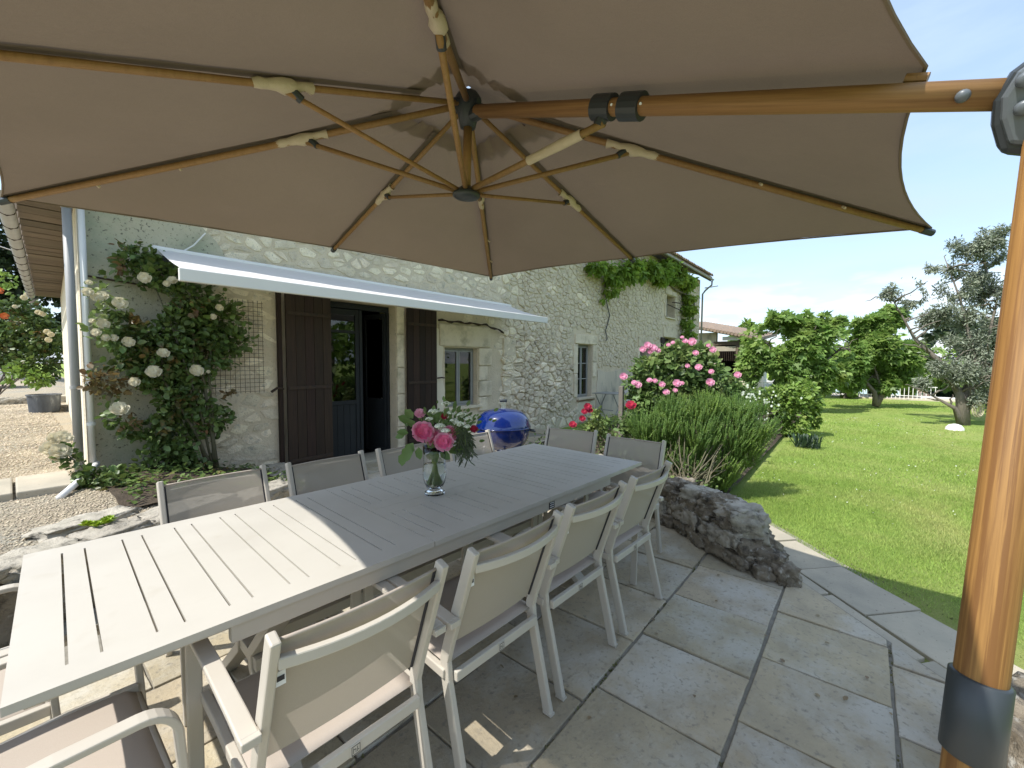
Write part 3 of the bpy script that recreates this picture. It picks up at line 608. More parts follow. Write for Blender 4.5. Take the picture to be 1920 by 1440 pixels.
# rubble stones of the front: the largest in view are parts, the rest one joined mesh
cable_z = [(10.79, 4.18), (11.06, 2.87), (10.88, 2.28)]
KEEP = [(2.15, 4.72, -.2, 2.42), (4.72, 6.35, .5, 2.28), (9.2, 10.45, .35, 2.3), (10.35, 13.3, -.2, 1.35), (13.15, 14.4, .3, 2.3), (15.2, 17.0, .0, 2.75), (15.45, 16.75, 2.98, 4.25), (15.5, 16.6, 4.2, 4.75)]
def canopy_edge(px):                                            # height of the parasol rim in the picture, only to rank stones by visibility
    for (a, b), (c, d) in (((0, 375), (625, 470)), ((625, 470), (910, 518)), ((910, 518), (1180, 490)), ((1180, 490), (1750, 437))):
        if a <= px <= c: return b+(d-b)*(px-a)/(c-a)
    return 0
cells = []
for (x0, x1, sx, sy) in ((.5, 7.2, .23, .145), (7.2, 12.4, .205, .14), (12.4, 19.7, .24, .175)):
    pts = [(p[0], p[1]) for p in relax_points(x0/sx, x1/sx, -.05/sy, 5.1/sy, .92, .46)]; pts = [p for p in pts if random.random() > .16]; pts += [(p[0]+random.uniform(-.4, .4), p[1]+random.uniform(.3, .5)) for p in pts if random.random() < .2]
    for p, c in zip(pts, voronoi(pts, 1.6, (x0/sx, x1/sx, -.1/sy, 5.1/sy))):
        if len(c) < 3: continue
        c = [(a*sx, b*sy) for a, b in c]; cx, cz = sum(a for a, b in c)/len(c), sum(b for a, b in c)/len(c)
        if cx < x0 or cx > x1 or max(b for a, b in c) > ztop(cx)-.02: continue
        if any(a-.05 < cx < b+.05 and z0-.03 < cz < z1+.03 for a, b, z0, z1 in KEEP): continue
        if cx < 1.4+.35*noise.noise(Vector((cz*2, 1, 1))): continue
        dry = 6.55 < cx < 9.3 and .35 < cz < 1.95+.2*math.sin(cx*2)
        if not dry and noise.noise(Vector((cx*1.1, cz*1.4, 4))) > .34 and cx < 6: continue
        cover = noise.noise(Vector((cx*.7, cz*.9, 8)))
        soft = cx < 6.5; gap = .007 if dry else (random.uniform(.012, .03) if soft else .006+.010*max(0, cover+.3)); h = random.uniform(.03, .065) if dry else (random.uniform(.004, .014) if soft else random.uniform(.014, .036))*(1-.4*max(0, cover))
        q = project((cx, YW, cz)); xx = [a for a, b in c]; zz = [b for a, b in c]; ar = (max(xx)-min(xx))*(max(zz)-min(zz)); vis = 0
        if q and -5 < q[0] < 1925 and q[1] > canopy_edge(q[0]): 
            d = Vector((cx, YW, cz))-CAM; vis = ar*FPX**2/(d.dot(fw))**2*(YW/d.length)
            pxx, pyy = q
            if 335 < pxx < 1030 and 525+.112*(pxx-335)-45 < pyy < 525+.112*(pxx-335): vis *= .1
            if pxx < 470 and 470 < pyy < 900: vis *= .5
        cells.append((vis, c, h, gap))
cells.sort(key=lambda c: -c[0]); rest = MB()
wf = lambda x, y, h: (x, YW-h, y)
for i, (vis, c, h, gap) in enumerate(cells):
    if i < 300: s = MB(); stone_to(s, c, h, wf, gap); obj('stone', s, m_stone, wall)
    else: stone_to(rest, c, h, wf, gap)
so_ = obj('rubble_stones', rest, m_stone, wall); so_['kind'] = 'stuff'

# render patches (thin coats a few mm proud of the masonry), with ragged outlines
def patch(name, poly, t, mat, par=wall, rag=.03, step=.09):
    out = []
    for i in range(len(poly)):
        a, b = Vector(poly[i]), Vector(poly[(i+1) % len(poly)]); n_ = max(1, int((b-a).length/step)); nr = Vector((b.y-a.y, a.x-b.x)).normalized() if (b-a).length else Vector((0, 0))
        for j in range(n_): p = a.lerp(b, j/n_); out.append(p+nr*rag*noise.noise(Vector((p.x*5, p.y*5, len(name))))*2)
    m_ = MB(); n_ = len(out); m_.v = [(p.x, YW-t, p.y) for p in out]+[(p.x, YW+.01, p.y) for p in out]; m_.f.append(tuple(range(n_))[::-1])
    for i in range(n_): m_.f.append((i, (i+1) % n_, n_+(i+1) % n_, n_+i))
    return obj(name, m_, mat, par)
patch('lichen_render_coat', [(.49, -.05), (1.28, -.05), (1.22, .9), (1.35, 1.6), (1.5, 2.2), (1.75, 2.6), (1.4, 3.0), (1.1, 3.3), (.49, 3.05)], .016, m_sage)
patch('cream_plaster_strip', [(4.72, .0), (4.94, .0), (4.90, .7), (4.93, 1.0), (4.86, 1.4), (4.90, 1.75), (4.84, 2.05), (4.73, 2.1)], .022, m_plaster, rag=.015)
patch('grey_render_coat', [(10.4, -.05), (13.2, -.05), (13.15, 1.25), (12, 1.3), (11.3, 1.22), (10.5, 1.28)], .02, m_greyrender, rag=.02)
patch('white_plaster_patch', [(9.3, -.05), (10.38, -.05), (10.36, .45), (9.5, .47)], .024, m_plaster)
# dressed stones round the openings
def block(name, x0, x1, z0, z1, t, par=wall, y1=None, mat=m_dressed, bevel=.012): return obj(name, MB().b2((x0, YW-t, z0), (x1, YW+.04 if y1 is None else y1, z1)), mat, par, bevel=bevel)
block('lintel', 4.80, 6.1, 1.775, 2.18, .045, bevel=.03)
for i, (z0, z1) in enumerate(((.55, .82), (.83, 1.13), (1.14, 1.42), (1.43, 1.765))): block('jamb_stone', 5.785, 6.02+.12*(i % 2), z0, z1, .04, bevel=.02)
for i, (z0, z1) in enumerate(((.0, .45), (.46, .98), (.99, 1.4), (1.41, 1.93), (1.94, 2.37))): block('jamb_stone', 3.945, 4.085, z0, z1, .03, y1=YW+.4)
block('lintel', 2.75, 4.75, 2.385, 2.60, .03)
for x0, x1, z0, z1 in ((9.3, 10.4, 1.985, 2.22), (13.2, 14.35, 2.035, 2.35), (15.4, 16.8, 2.455, 2.8), (15.5, 16.7, 4.03, 4.2)): block('lintel', x0, x1, z0, z1, .04)
for x0, x1, z0, z1 in ((10.215, 10.4, 1.1, 1.5), (10.215, 10.44, 1.51, 1.97), (9.26, 9.425, .6, 1.2), (9.22, 9.425, 1.21, 1.97), (14.21, 14.4, 1.0, 2.02), (13.15, 13.34, 1.2, 2.02), (15.5, 15.64, 3.2, 4.0), (16.56, 16.72, 3.2, 4.0), (6.55, 6.85, .35, .8), (6.5, 6.9, .82, 1.2), (6.56, 6.86, 1.22, 1.6), (6.5, 6.9, 1.62, 2.0)): block('jamb_stone', x0, x1, z0, z1, .035, bevel=.02)
# mossy drip line over the lintel
mb = MB(); mb.tube([(4.76+i*.075, YW-.06-.01*math.sin(i), 2.215+.012*math.sin(i*1.3)-(.10 if i > 16 else 0)*(i-16)/6) for i in range(24)], [.018+.007*math.sin(i*2.1) for i in range(24)], 6); obj('mossy_drip_line', mb, m_iron, wall, smooth=True)

# door: shutters, glazed leaf, open leaf --------------------------------------
def shutter(x0, x1, z0, z1, y, hinge_left, ang=0.):
    s = empty('shutter', (0, 0, 0)); s.parent = house; s.location = Vector((x0 if hinge_left else x1, y, 0))-house.location
    n_ = 5; wd = (x1-x0)/n_
    for i in range(n_):
        a = (i*wd if hinge_left else -(i+1)*wd); b = MB().b2((a+.002, -.022, z0), (a+wd-.002, .012+.002*(i % 2), z1)); obj('board', b, m_shutter, s, world=False, bevel=.003)
    sg = 1 if hinge_left else -1; W_ = x1-x0
    for z in (z0+.16, (z0+z1)/2-.05, z1-.25):
        b = MB().b2((sg*.01, -.034, z-.022), (sg*(W_-.01), -.0225, z+.022)); obj('strap_hinge', b, m_iron, s, world=False, bevel=.002)
    s.rotation_euler = (0, 0, ang); return s
shutter(2.24, 2.84, .06, 2.36, YW-.07, False, R(3)); shutter(4.10, 4.69, .06, 2.36, YW-.06, True, R(-2))
obj('shutter_gap_strip', MB().b2((2.17, YW-.07, .03), (2.215, YW-.005, 2.37)), m_shutter, house, bevel=.003)  # dark strip standing in for the shutter's edge and the shadow gap beside it
obj('shutter_latch', MB().tube([(4.72, YW-.07, 1.22), (4.80, YW-.10, 1.23), (4.86, YW-.09, 1.22)], .012, 6), m_iron, house)
obj('shutter_latch', MB().tube([(2.2, YW-.1, 1.15), (2.12, YW-.13, 1.17), (2.06, YW-.10, 1.12)], .016, 6), m_iron, house)
YD = YW+.20; df = MB()
df.b2((2.86, YD-.03, 2.28), (3.93, YD+.04, 2.36)); df.b2((2.86, YD-.03, -.02), (2.90, YD+.04, 2.279)); df.b2((3.90, YD-.03, -.02), (3.935, YD+.04, 2.279)); obj('door_frame', df, m_doorpaint, house, bevel=.004)
leaf = empty('door', (0, 0, 0)); leaf.parent = house; leaf.location = Vector((2.905, YD, 0))-house.location
m_ = MB(); m_.b2((0, -.02, .02), (.05, .02, 2.27)); m_.b2((.44, -.02, .02), (.50, .02, 2.27)); m_.b2((.051, -.02, .02), (.439, .02, .10)); m_.b2((.051, -.02, .86), (.439, .02, .92)); m_.b2((.051, -.02, 2.19), (.439, .02, 2.27)); m_.b2((.051, -.02, 1.92), (.439, .02, 1.96)); obj('door_stiles', m_, m_doorpaint, leaf, world=False, bevel=.004)
for i in range(4): obj('door_panel_board', MB().b2((.052+i*.097, -.008, .101), (.052+i*.097+.094, .008, .859)), m_doorpaint, leaf, world=False, bevel=.003)
obj('door_glass', MB().b2((.051, -.003, .921), (.439, .003, 1.919)), m_pane, leaf, world=False); obj('transom_glass', MB().b2((.051, -.003, 1.961), (.439, .003, 2.189)), m_pane, leaf, world=False)
obj('mullion', MB().b2((.50, -.035, .02), (.545, .03, 2.27)), m_doorpaint, leaf, world=False, bevel=.004)
leaf.rotation_euler = (0, 0, R(-1.5))
lf2 = empty('door', (0, 0, 0)); lf2.parent = house; lf2.location = Vector((3.895, YD+.02, 0))-house.location; lf2['label'] = 'dark glazed door leaf standing open inwards'
m_ = MB(); m_.b2((-.5, -.02, .02), (-.45, .02, 2.27)); m_.b2((-.06, -.02, .02), (0, .02, 2.27)); m_.b2((-.449, -.02, .02), (-.061, .02, .1)); m_.b2((-.449, -.02, 2.19), (-.061, .02, 2.27)); m_.b2((-.449, -.012, .101), (-.061, .012, .9)); obj('door_stiles', m_, m_doorpaint, lf2, world=False, bevel=.004)
obj('door_glass', MB().b2((-.449, -.003, .91), (-.061, .003, 2.18)), m_pane, lf2, world=False); lf2.rotation_euler = (0, 0, R(-82))
obj('threshold', MB().b2((2.86, YW-.12, -.02), (3.935, YW+.4, .03)), m_pathslab, house, bevel=.01)

# windows -------------------------------------------------------------------
def window(x0, x1, z0, z1, y, leaves_=2, cols=0, rows_=0, mat=m_winpaint, sill=True):
    f = MB(); t = .035; f.b2((x0, y-.03, z0), (x0+t, y+.03, z1)); f.b2((x1-t, y-.03, z0), (x1, y+.03, z1)); f.b2((x0+t, y-.03, z0), (x1-t, y+.03, z0+t)); f.b2((x0+t, y-.03, z1-t), (x1-t, y+.03, z1))
    fr = obj('window', f, mat, house, bevel=.003); wd = (x1-x0-2*t)/leaves_
    for i in range(leaves_):
        a = x0+t+i*wd; b = a+wd; c = MB(); e = .04; k = .004
        c.b2((a+k, y-.045, z0+t+k), (a+e, y-.005, z1-t-k)); c.b2((b-e, y-.045, z0+t+k), (b-k, y-.005, z1-t-k)); c.b2((a+e, y-.045, z0+t+k), (b-e, y-.005, z0+t+e)); c.b2((a+e, y-.045, z1-t-e), (b-e, y-.005, z1-t-k))
        for r_ in range(1, rows_): zz = z0+t+e+(z1-z0-2*t-2*e)*r_/rows_; c.b2((a+e, y-.04, zz-.012), (b-e, y-.01, zz+.012))
        obj('frame', c, mat, fr, bevel=.003); obj('pane', MB().b2((a+e-.002, y-.022, z0+t+e-.002), (b-e+.002, y-.018, z1-t-e+.002)), m_pane, fr)
    if sill: obj('sill', MB().b2((x0-.04, YW-.07, z0-.055), (x1+.10, y-.031, z0-.002)), m_dressed, fr, bevel=.008)
    return fr
window(4.955, 5.765, .685, 1.76, YW+.14); window(9.445, 10.19, .57, 1.965, YW+.16, 2, rows_=3)
window(13.36, 14.19, .56, 2.01, YW+.3, 1, rows_=2, sill=False); window(15.66, 16.54, 3.2, 4.0, YW+.3, 1, sill=True)
obj('brick_sill', MB().b2((9.42, YW-.05, .48), (10.3, YW+.1, .555)), M('old_brick', (.36, .22, .15), (.28, .17, .12), scale=6), house, bevel=.008)
obj('shutter', MB().b2((15.15, YW-.05, .3), (15.48, YW-.015, 2.42)), m_shutter, house, bevel=.004); obj('shutter', MB().b2((16.95, YW-.05, .3), (17.4, YW-.015, 2.35)), m_shutter, house, bevel=.004)
obj('window', MB().b2((15.52, YW+.25, .22), (16.68, YW+.3, 2.43)), m_doorpaint, house, bevel=.003)
hk = MB()
for a, b in (((15.5, 3.62), (16.9, 3.5)), ((16.0, 3.75), (16.6, 3.78))): hk.tube([(a[0], YW-.12, a[1]), (b[0], YW-.2, b[1])], .02, 6)
obj('iron_hook', hk, m_iron, house)

# wires, pipes, gutters --------------------------------------------------------
obj('cable', MB().tube([(10.79, YW-.05, 4.6), (10.8, YW-.05, 3.4), (10.98, YW-.05, 3.05), (11.1, YW-.05, 2.85), (10.98, YW-.05, 2.6), (10.86, YW-.05, 2.4), (10.95, YW-.06, 2.18), (10.86, YW-.07, 2.12)], .013, 6), m_dark, house)
a = at_y(385, 437, 5.66); b = at_y(340, 473, 5.62); obj('cable', MB().tube([a, a.lerp(b, .5)+Vector((0, 0, -.03)), b], .008, 6), m_white, house)
obj('cable', MB().tube([(.49, 5.66, 2.3), (.9, 5.665, 2.27), (1.2, 5.665, 2.25)], .009, 6), m_iron, house)
def pipe(name, x, y, z0, z1, r, mat, bands):
    o = obj(name, MB().tube([(x, y, z0), (x, y, z1)], r, 16), mat, house, smooth=True)
    for z in bands: obj('bracket', MB().tube([(x, y, z-.014), (x, y, z+.014)], r+.007, 16), mat, o)
    return o
pipe('downpipe', .385, 5.62, .36, 3.0, .033, m_zinc, (1.25, 2.9)); pipe('white_pipe', .475, 5.60, .36, 3.05, .025, m_white, (.9,))
obj('white_pipe', MB().tube([(.50, 5.585, .52), (.42, 5.4, .47), (.22, 4.98, .385)], .026, 12), m_white, house, smooth=True)
obj('corner_plaster', MB().b2((.448, YW-.012, -.05), (.60, YW+.02, 3.1)), m_plaster, house)
roof = obj('roof', MB(), m_tile_roof, house); rf = MB()
EZ = 5.24
rf.v += [(4.85, 5.28, EZ), (20.0, 5.28, EZ), (20.0, 9.6, 6.9), (4.85, 9.6, 6.9), (4.85, 13.5, EZ), (20.0, 13.5, EZ), (.02, 5.28, 3.13), (.5, 15.4, 3.13), (4.85, 15.4, EZ)]
rf.f += [(0, 1, 2, 3), (3, 2, 5, 4), (6, 0, 3, 4, 8, 7)]
bpy.data.objects.remove(roof); roof = obj('roof', rf, m_tile_roof, house, solid=.06)
tm = MB()
tm.grid(8, 1, lambda u, v: (.075*(1-.15*v)*math.cos(PI*u), .45*v, .065*math.sin(PI*u)+.45*v*.38+.03))
tme = bpy.data.meshes.new('canal_tile'); tme.from_pydata(tm.v, [], tm.f); tme.shade_smooth(); tme.materials.append(m_tile_roof)
for i in range(36):
    t_ = bpy.data.objects.new('roof_tile', tme); COL.objects.link(t_); t_.parent = roof; t_.location = Vector((13.2+i*.19, 5.2+random.uniform(-.015, .015), EZ+.01))-worldloc(roof)
    m2 = t_.modifiers.new('thick', 'SOLIDIFY'); m2.thickness = .014
obj('fascia', MB().b2((13.0, 5.30, EZ-.16), (19.95, 5.34, EZ-.03)), m_rafter, house)
gm = MB(); gm.grid(60, 8, lambda u, v: (4.9+15.05*u, 5.225+.05*math.cos(PI+PI*v), EZ-.09-.05*math.sin(PI*v))); obj('gutter', gm, m_zinc, house, solid=.006, smooth=True)
obj('downpipe', MB().tube([(19.8, 5.22, EZ-.16), (19.82, 5.24, EZ-.35), (19.84, 5.5, EZ-.55), (19.86, 5.62, EZ-.7), (19.86, 5.63, 2.0)], .038, 12), m_zinc, house, smooth=True)
a = at_y(1322, 540, 5.6); obj('iron_rod', MB().tube([a, at_y(1346, 536, 5.4)], .025, 6), m_zinc, house)
# left wing eave: boards, gutter
for i in range(30):
    y = 5.9+i*.315; x0 = HX0+(y-YW)*.041; m_ = MB(); zz = 3.05+random.uniform(-.006, .006)
    m_.b2((x0-.40, y, zz), (x0+.02, y+.285, zz+.03)); obj('eave_board', m_, m_rafter, roof)
gm = MB(); gm.grid(40, 8, lambda u, v: (.0+.385*u+.06*math.cos(PI+PI*v), 5.75+9.4*u, 3.02-.06*math.sin(PI*v))); obj('gutter', gm, m_zinc, house, solid=.006, smooth=True)
gb = MB()
for i in range(14):
    y = 6.0+i*.65; x = .0+.385*(y-5.75)/9.4; gb.tube([(x-.066, y, 3.03), (x-.05, y, 2.975), (x, y, 2.95), (x+.05, y, 2.975), (x+.066, y, 3.03)], .006, 5)
obj('gutter_bracket', gb, m_iron, house)

# wire trellis on the wall -------------------------------------------------------
tr = MB()
for i in range(17): x = 1.18+i*.05; tr.tube([(x, 5.60, 1.12), (x+.005*math.sin(i), 5.60, 2.22)], .0022, 4)
for i in range(22): z = 1.14+i*.05; tr.tube([(1.16, 5.596, z), (1.99, 5.596, z+.004*math.sin(i))], .0022, 4)
tag(obj('wire_trellis', tr, m_iron), 'rusty square wire mesh fixed to the wall beside the climbing rose', 'trellis')

# awning -------------------------------------------------------------------------
aw = empty('awning', (3.7, 5.6, 2.5), 'white retractable awning with grey-white valance above the farmhouse door', 'awning')
AX0, AX1 = .98, 6.55; YF = 4.61
obj('cassette', MB().b2((AX0-.02, 5.50, 2.56), (AX1-.0, 5.66, 2.66)), m_white, aw, bevel=.015)
cl = MB(); cl.grid(24, 8, lambda u, v: (AX0+.02+(AX1-.12-AX0)*u, 5.50+(YF+.03-5.50)*v, 2.625+(2.315+.03*u-2.625)*v-.018*math.sin(PI*v)+.004*math.sin(u*60)*v)); obj('cloth', cl, m_awning, aw, smooth=True)
va = MB(); va.add([(AX0, YF, 2.20), (AX1, YF, 2.235), (AX1, YF, 2.345), (AX0, YF, 2.315), (AX0, YF+.045, 2.20), (AX1, YF+.045, 2.235), (AX1, YF+.045, 2.35), (AX0, YF+.045, 2.32)], [(0, 1, 2, 3), (7, 6, 5, 4), (0, 4, 5, 1), (3, 2, 6, 7), (0, 3, 7, 4), (1, 5, 6, 2)]); obj('front_bar', va, m_valance, aw, bevel=.008)
for s_, x in ((1, AX0+.15), (-1, AX1-.3)): obj('folding_arm', MB().tube([(x, 5.5, 2.55), (x+s_*.55, 5.05, 2.42), (x+s_*.1, YF+.05, 2.29)], .022, 8), m_white, aw)
obj('wall_bracket', MB().b2((AX0+.05, 5.45, 2.44), (AX0+.17, 5.67, 2.555)), m_dark, aw); obj('wall_bracket', MB().b2((AX1-.3, 5.45, 2.44), (AX1-.18, 5.67, 2.555)), m_dark, aw)

# ================================================================== TABLE
table = empty('dining_table', (0, 0, 0), 'long beige slatted metal garden table set with chairs under the parasol', 'table')
TL, TW = 3.07, 1.055; TZ = .022
def tbox(name, x0, x1, y0, y1, z0=-TZ, z1=0., mat=m_top, par=table, bevel=0): return obj(name, MB().b2((x0, y0, z0), (x1, y1, z1)), mat, par, world=False, bevel=bevel)
hx, hy = TL/2, TW/2; RI = .085; s1, s2 = -hx+1.15, hx-1.15+.02
tbox('side_rail', -hx, s1, -hy, -hy+RI); tbox('side_rail', -hx, s1, hy-RI, hy); tbox('side_rail', s1+.003, s2-.003, -hy, -hy+RI); tbox('side_rail', s1+.003, s2-.003, hy-RI, hy); tbox('side_rail', s2, hx, -hy, -hy+RI); tbox('side_rail', s2, hx, hy-RI, hy)
def slats(a, b, cuts, y0, y1, g_=.0062):
    xs_ = [a]+cuts+[b]
    for i in range(len(xs_)-1):
        l = xs_[i]+(0 if i == 0 else g_/2); r_ = xs_[i+1]-(0 if i == len(xs_)-2 else g_/2); tbox('slat', l, r_, y0, y1, bevel=0)
cu = []; x = -hx+.10
while x < s1-.09: cu += [x, x+.062]; x += .172
slats(-hx, s1-.0015, cu, -hy+RI, hy-RI); slats(s2+.0015, hx, [-c for c in cu][::-1], -hy+RI, hy-RI)
cm = []; x = s1+.06
while x < s2-.08: cm += [x, x+.062]; x += .172
slats(s1+.003, s2-.003, cm, -hy+RI, -.10); slats(s1+.003, s2-.003, cm, .10, hy-RI)
tbox('centre_rail', s1+.003, s2-.003, -.0985, -.0012); tbox('centre_rail', s1+.003, s2-.003, .0012, .0985)
fm = MB()
for sy in (-1, 1): fm.b2((-hx+.43, sy*(hy-.055), -.085), (hx-.43, sy*(hy-.02), -TZ-.002)); fm.b2((-hx+.03, sy*(hy-.075), -.048), (-hx+.429, sy*(hy-.04), -TZ-.002)); fm.b2((hx-.429, sy*(hy-.075), -.048), (hx-.03, sy*(hy-.04), -TZ-.002))
for x in (-hx+.035, -hx+.45, s1, 0, s2, hx-.45, hx-.035): fm.b2((x-.015, -hy+.076, -.046), (x+.015, hy-.076, -TZ-.002))
obj('apron', fm, m_frame, table, world=False, bevel=.002)
for sx in (-1, 1):
    for sy in (-1, 1):
        x = sx*(hx-.62); obj('leg', MB().bar([(x, sy*(hy-.12), -.087), (x, -sy*(hy-.2)*0+sy*.08, -.40), (x, sy*.09, -.46), (x, sy*(hy-.10), -.745)], (1, 0, 0), .075, .04), m_frame, table, world=False, bevel=.004)
    obj('foot_bar', MB().b2((sx*(hx-.62)-.03, -.14, -.455), (sx*(hx-.62)+.03, .14, -.405)), m_frame, table, world=False, bevel=.003)
obj('stretcher', MB().b2((-hx+.66, -.025, -.43), (hx-.66, .025, -.385)), m_frame, table, world=False, bevel=.003)
pl = tbox('maker_plate', .42, .47, -hy+.018, -hy+.0195, -.078, -.04, m_print, bevel=0)
for i in range(3): obj('plate_line', MB().b2((.427, -hy+.017, -.071+i*.012), (.463, -hy+.0178, -.067+i*.012)), m_label, pl, world=False)
table.location = (1.516, 1.854, .753); table.rotation_euler = (0, 0, R(-2.6))

# ================================================================== CHAIRS
def make_chair():
    c = empty('garden_chair', (0, 0, 0)); X0 = .237
    for s in (-1, 1):
        x = s*X0
        post = [(x, -.30, .885), (x, -.175, .52), (x, -.155, .45), (x, -.162, .38), (x, -.255, 0)]
        obj('rear_leg', MB().bar(post, (1, 0, 0), .024, .042), m_frame, c, world=False, bevel=.005)
        xa = s*.272; cyc = arc((.235, .575), .075, 90, 8, 7, x=xa)
        path = [(xa, -.235, .632), (xa, -.15, .64), (xa, .10, .652)]+cyc+[(xa, .318, .42), (xa, .335, 0)]
        a = MB(); a.bar(path, (1, 0, 0), .042, .018); obj('front_leg', a, m_frame, c, world=False, bevel=.004)
        obj('arm_bracket', MB().b2((x+s*.012, -.25, .618), (xa+s*.02, -.215, .640)), m_frame, c, world=False, bevel=.003)
        obj('seat_rail', MB().bar([(s*.246, -.165, .405), (s*.246, .15, .425), (s*.246, .31, .42)], (1, 0, 0), .024, .034), m_frame, c, world=False, bevel=.004)
        obj('foot_cap', MB().b2((x-.0135, -.278, -.0), (x+.0135, -.234, .010)), m_frame, c, world=False)
    obj('rear_bar', MB().b2((-.224, -.20, .375), (.224, -.178, .412)), m_frame, c, world=False, bevel=.004)
    obj('front_bar', MB().tube([(-.233, .30, .405), (.233, .30, .405)], .014, 8), m_frame, c, world=False, smooth=True)
    tb_ = []
    for i in range(13): u = i/12*2-1; tb_.append((u*.226, -.292-.045*(1-u*u), .818))
    m_ = MB()
    for dz in (0,): m_.bar(tb_, (0, 0, 1), .030, .020)
    obj('back_bar', m_, m_frame, c, world=False, smooth=False, bevel=.004)
    def bk(u, v):
        uu = u*2-1; z = .862-.37*v; y = -.288+.128*v; return (uu*.224, y-.018*(1-uu*uu)*(1-v*.3)+.008, z)
    obj('back_fabric', MB().grid(10, 8, bk), m_textile, c, world=False, smooth=True)
    obj('back_hem', MB().tube([(-.224+.448*i/10, -.282-.018*(1-(i/5-1)**2), .864) for i in range(11)], .0055, 6), m_seat, c, world=False, smooth=True)
    for s in (-1, 1): obj('fabric_piping', MB().tube([(s*.221, -.283, .862), (s*.221, -.155, .493)], .005, 6), m_print, c, world=False)
    obj('seat_fabric', MB().grid(10, 12, lambda u, v: ((u*2-1)*.236, -.155+.47*v, .428+.012*math.sin(PI*v*.9)-.020*(1-(u*2-1)**2)*math.sin(PI*v)-.03*max(0, v-.9)*10*(v-.9)*8)), m_seat, c, world=False, smooth=True, solid=.003)
    pl = obj('logo_plate', MB().b2((-.016, -.2035, .379), (.016, -.2002, .409)), m_frame, c, world=False)
    lg = MB(); q = -.2042
    for x0, x1, z0, z1 in ((-.013, .013, .381, .3825), (-.013, .013, .4055, .407), (-.013, -.0115, .3826, .4054), (.0115, .013, .3826, .4054), (-.008, -.0065, .386, .402), (-.0064, .0005, .396, .3975), (-.001, .0005, .386, .3959), (.004, .0055, .386, .402), (.0056, .009, .3905, .392)): lg.b2((x0, q, z0), (x1, q+.0006, z1))
    obj('logo_mark', lg, m_print, pl, world=False)
    lb = obj('care_label', MB().b2((-.222, -.262, .74), (-.200, -.2595, .775)), m_label, c, world=False); obj('label_print', MB().b2((-.220, -.2632, .752), (-.203, -.2624, .764)), m_print, lb, world=False)
    return c
CH = [
 ((.60, 1.275), 0, 'nearest beige sling armchair on the near side of the table, half in the sun', 'near'),
 ((1.195, 1.245), 0, 'second chair along the near side of the table, white tag on its left post', 'near'),
 ((1.775, 1.235), 0, 'third chair along the near side of the table, wholly in the parasol shade', 'near'),
 ((2.375, 1.215), 0, 'fourth and farthest chair on the near side, beside the low stone wall', 'near'),
 ((.70, 2.42), 180, 'far side chair back at the left, in front of the climbing white rose', 'far'),
 ((1.29, 2.35), 180, 'far side chair back below the left brown shutter', 'far'),
 ((1.88, 2.31), 180, 'far side chair partly hidden behind the flower vase', 'far'),
 ((2.52, 2.30), 180, 'far side chair between the bouquet and the blue kettle grill', 'far'),
 ((3.05, 2.03), 97, 'chair at the far right end of the table beside the blue grill', 'end'),
 ((2.985, 1.42), 90, 'chair at the far right end of the table in front of the rosemary', 'end'),
 ((-.075, 1.55), -90, 'chair at the near left end of the table, seat and curved arm in full sun', 'end'),
 ((-.27, 2.14), -90, 'chair at the left end of the table of which only white arms show', 'end')]
ch0 = make_chair(); kids = {}
for i, ((x, y), rz, lab, grp) in enumerate(CH):
    c = ch0 if i == 0 else copy_tree(ch0)
    c.location = (x, y, .002); c.rotation_euler = (0, 0, R(rz)+(random.uniform(-.02, .02) if i > 3 else R(-2))); tag(c, lab, 'chair', 'garden chairs around the dining table')

# ================================================================== PARASOL
cz = Vector((1.363, 1.419, 2.161)); a_, b_, c_ = R(-5.192), R(3.802), R(-1.379)
UM = Matrix.Rotation(a_, 3, 'Z') @ Matrix.Rotation(b_, 3, 'X') @ Matrix.Rotation(c_, 3, 'Y'); HC, HL, HS, MMH = .493, .403, 1.5, .024
U = lambda x, y, z: cz+UM @ Vector((x, y, z))
AR0_ = U(0, 0, HC)+UM @ Vector((0, -.045*HS, -.078)); _d = (Vector((1.213, -.262, 1.975))-AR0_).normalized(); TT = min((AR0_+_d*(1.3+.002*i) for i in range(300)), key=lambda p: abs(project(p)[0]-1985)); TBm = at_depth(1841, 1250, (TT-CAM).dot(fw)); MD = (TBm-TT).normalized(); MBt = TT+MD*(TT.z/-MD.z)
um = empty('cantilever_parasol', (MBt.x, MBt.y, 0), 'large square taupe cantilever parasol with wood-look mast, arm and ribs', 'parasol')
tips = [(-HS, 0, MMH), (-HS, HS, 0), (0, HS, MMH), (HS, HS, 0), (HS, 0, MMH), (HS, -HS, 0), (0, -HS, MMH), (-HS, -HS, 0)]
SC = [.058, .034, .034, .075, .075, .075, .075, .058]
cn = MB()
for k in range(8):
    A_, B_ = Vector(tips[k]), Vector(tips[(k+1) % 8]); H_ = Vector((0, 0, HC))
    def pf(u, v, A_=A_, B_=B_):
        t = .15+.85*u; P = H_+(A_-H_)*t*(1-v)+(B_-H_)*t*v; m_ = A_.lerp(B_, .5); inn = Vector((-m_.x, -m_.y, 0)).normalized(); b = 4*v*(1-v)
        return U(*(P+Vector((0, 0, .022))+inn*b*t*t*SC[k]+Vector((0, 0, -.028*b*math.sin(PI*min(1, u*1.02))+.006*math.sin(u*17+k*2)*math.sin(v*PI)*math.sin(v*9)+4*v*(1-v)*(.012*math.exp(-5*u)*math.sin(v*PI*7+k)+.004*math.sin(v*PI*3+u*9+k))))))
    cn.grid(16, 10, pf)
can = obj('canopy', cn, m_canopy, um, smooth=True)
vc = MB()
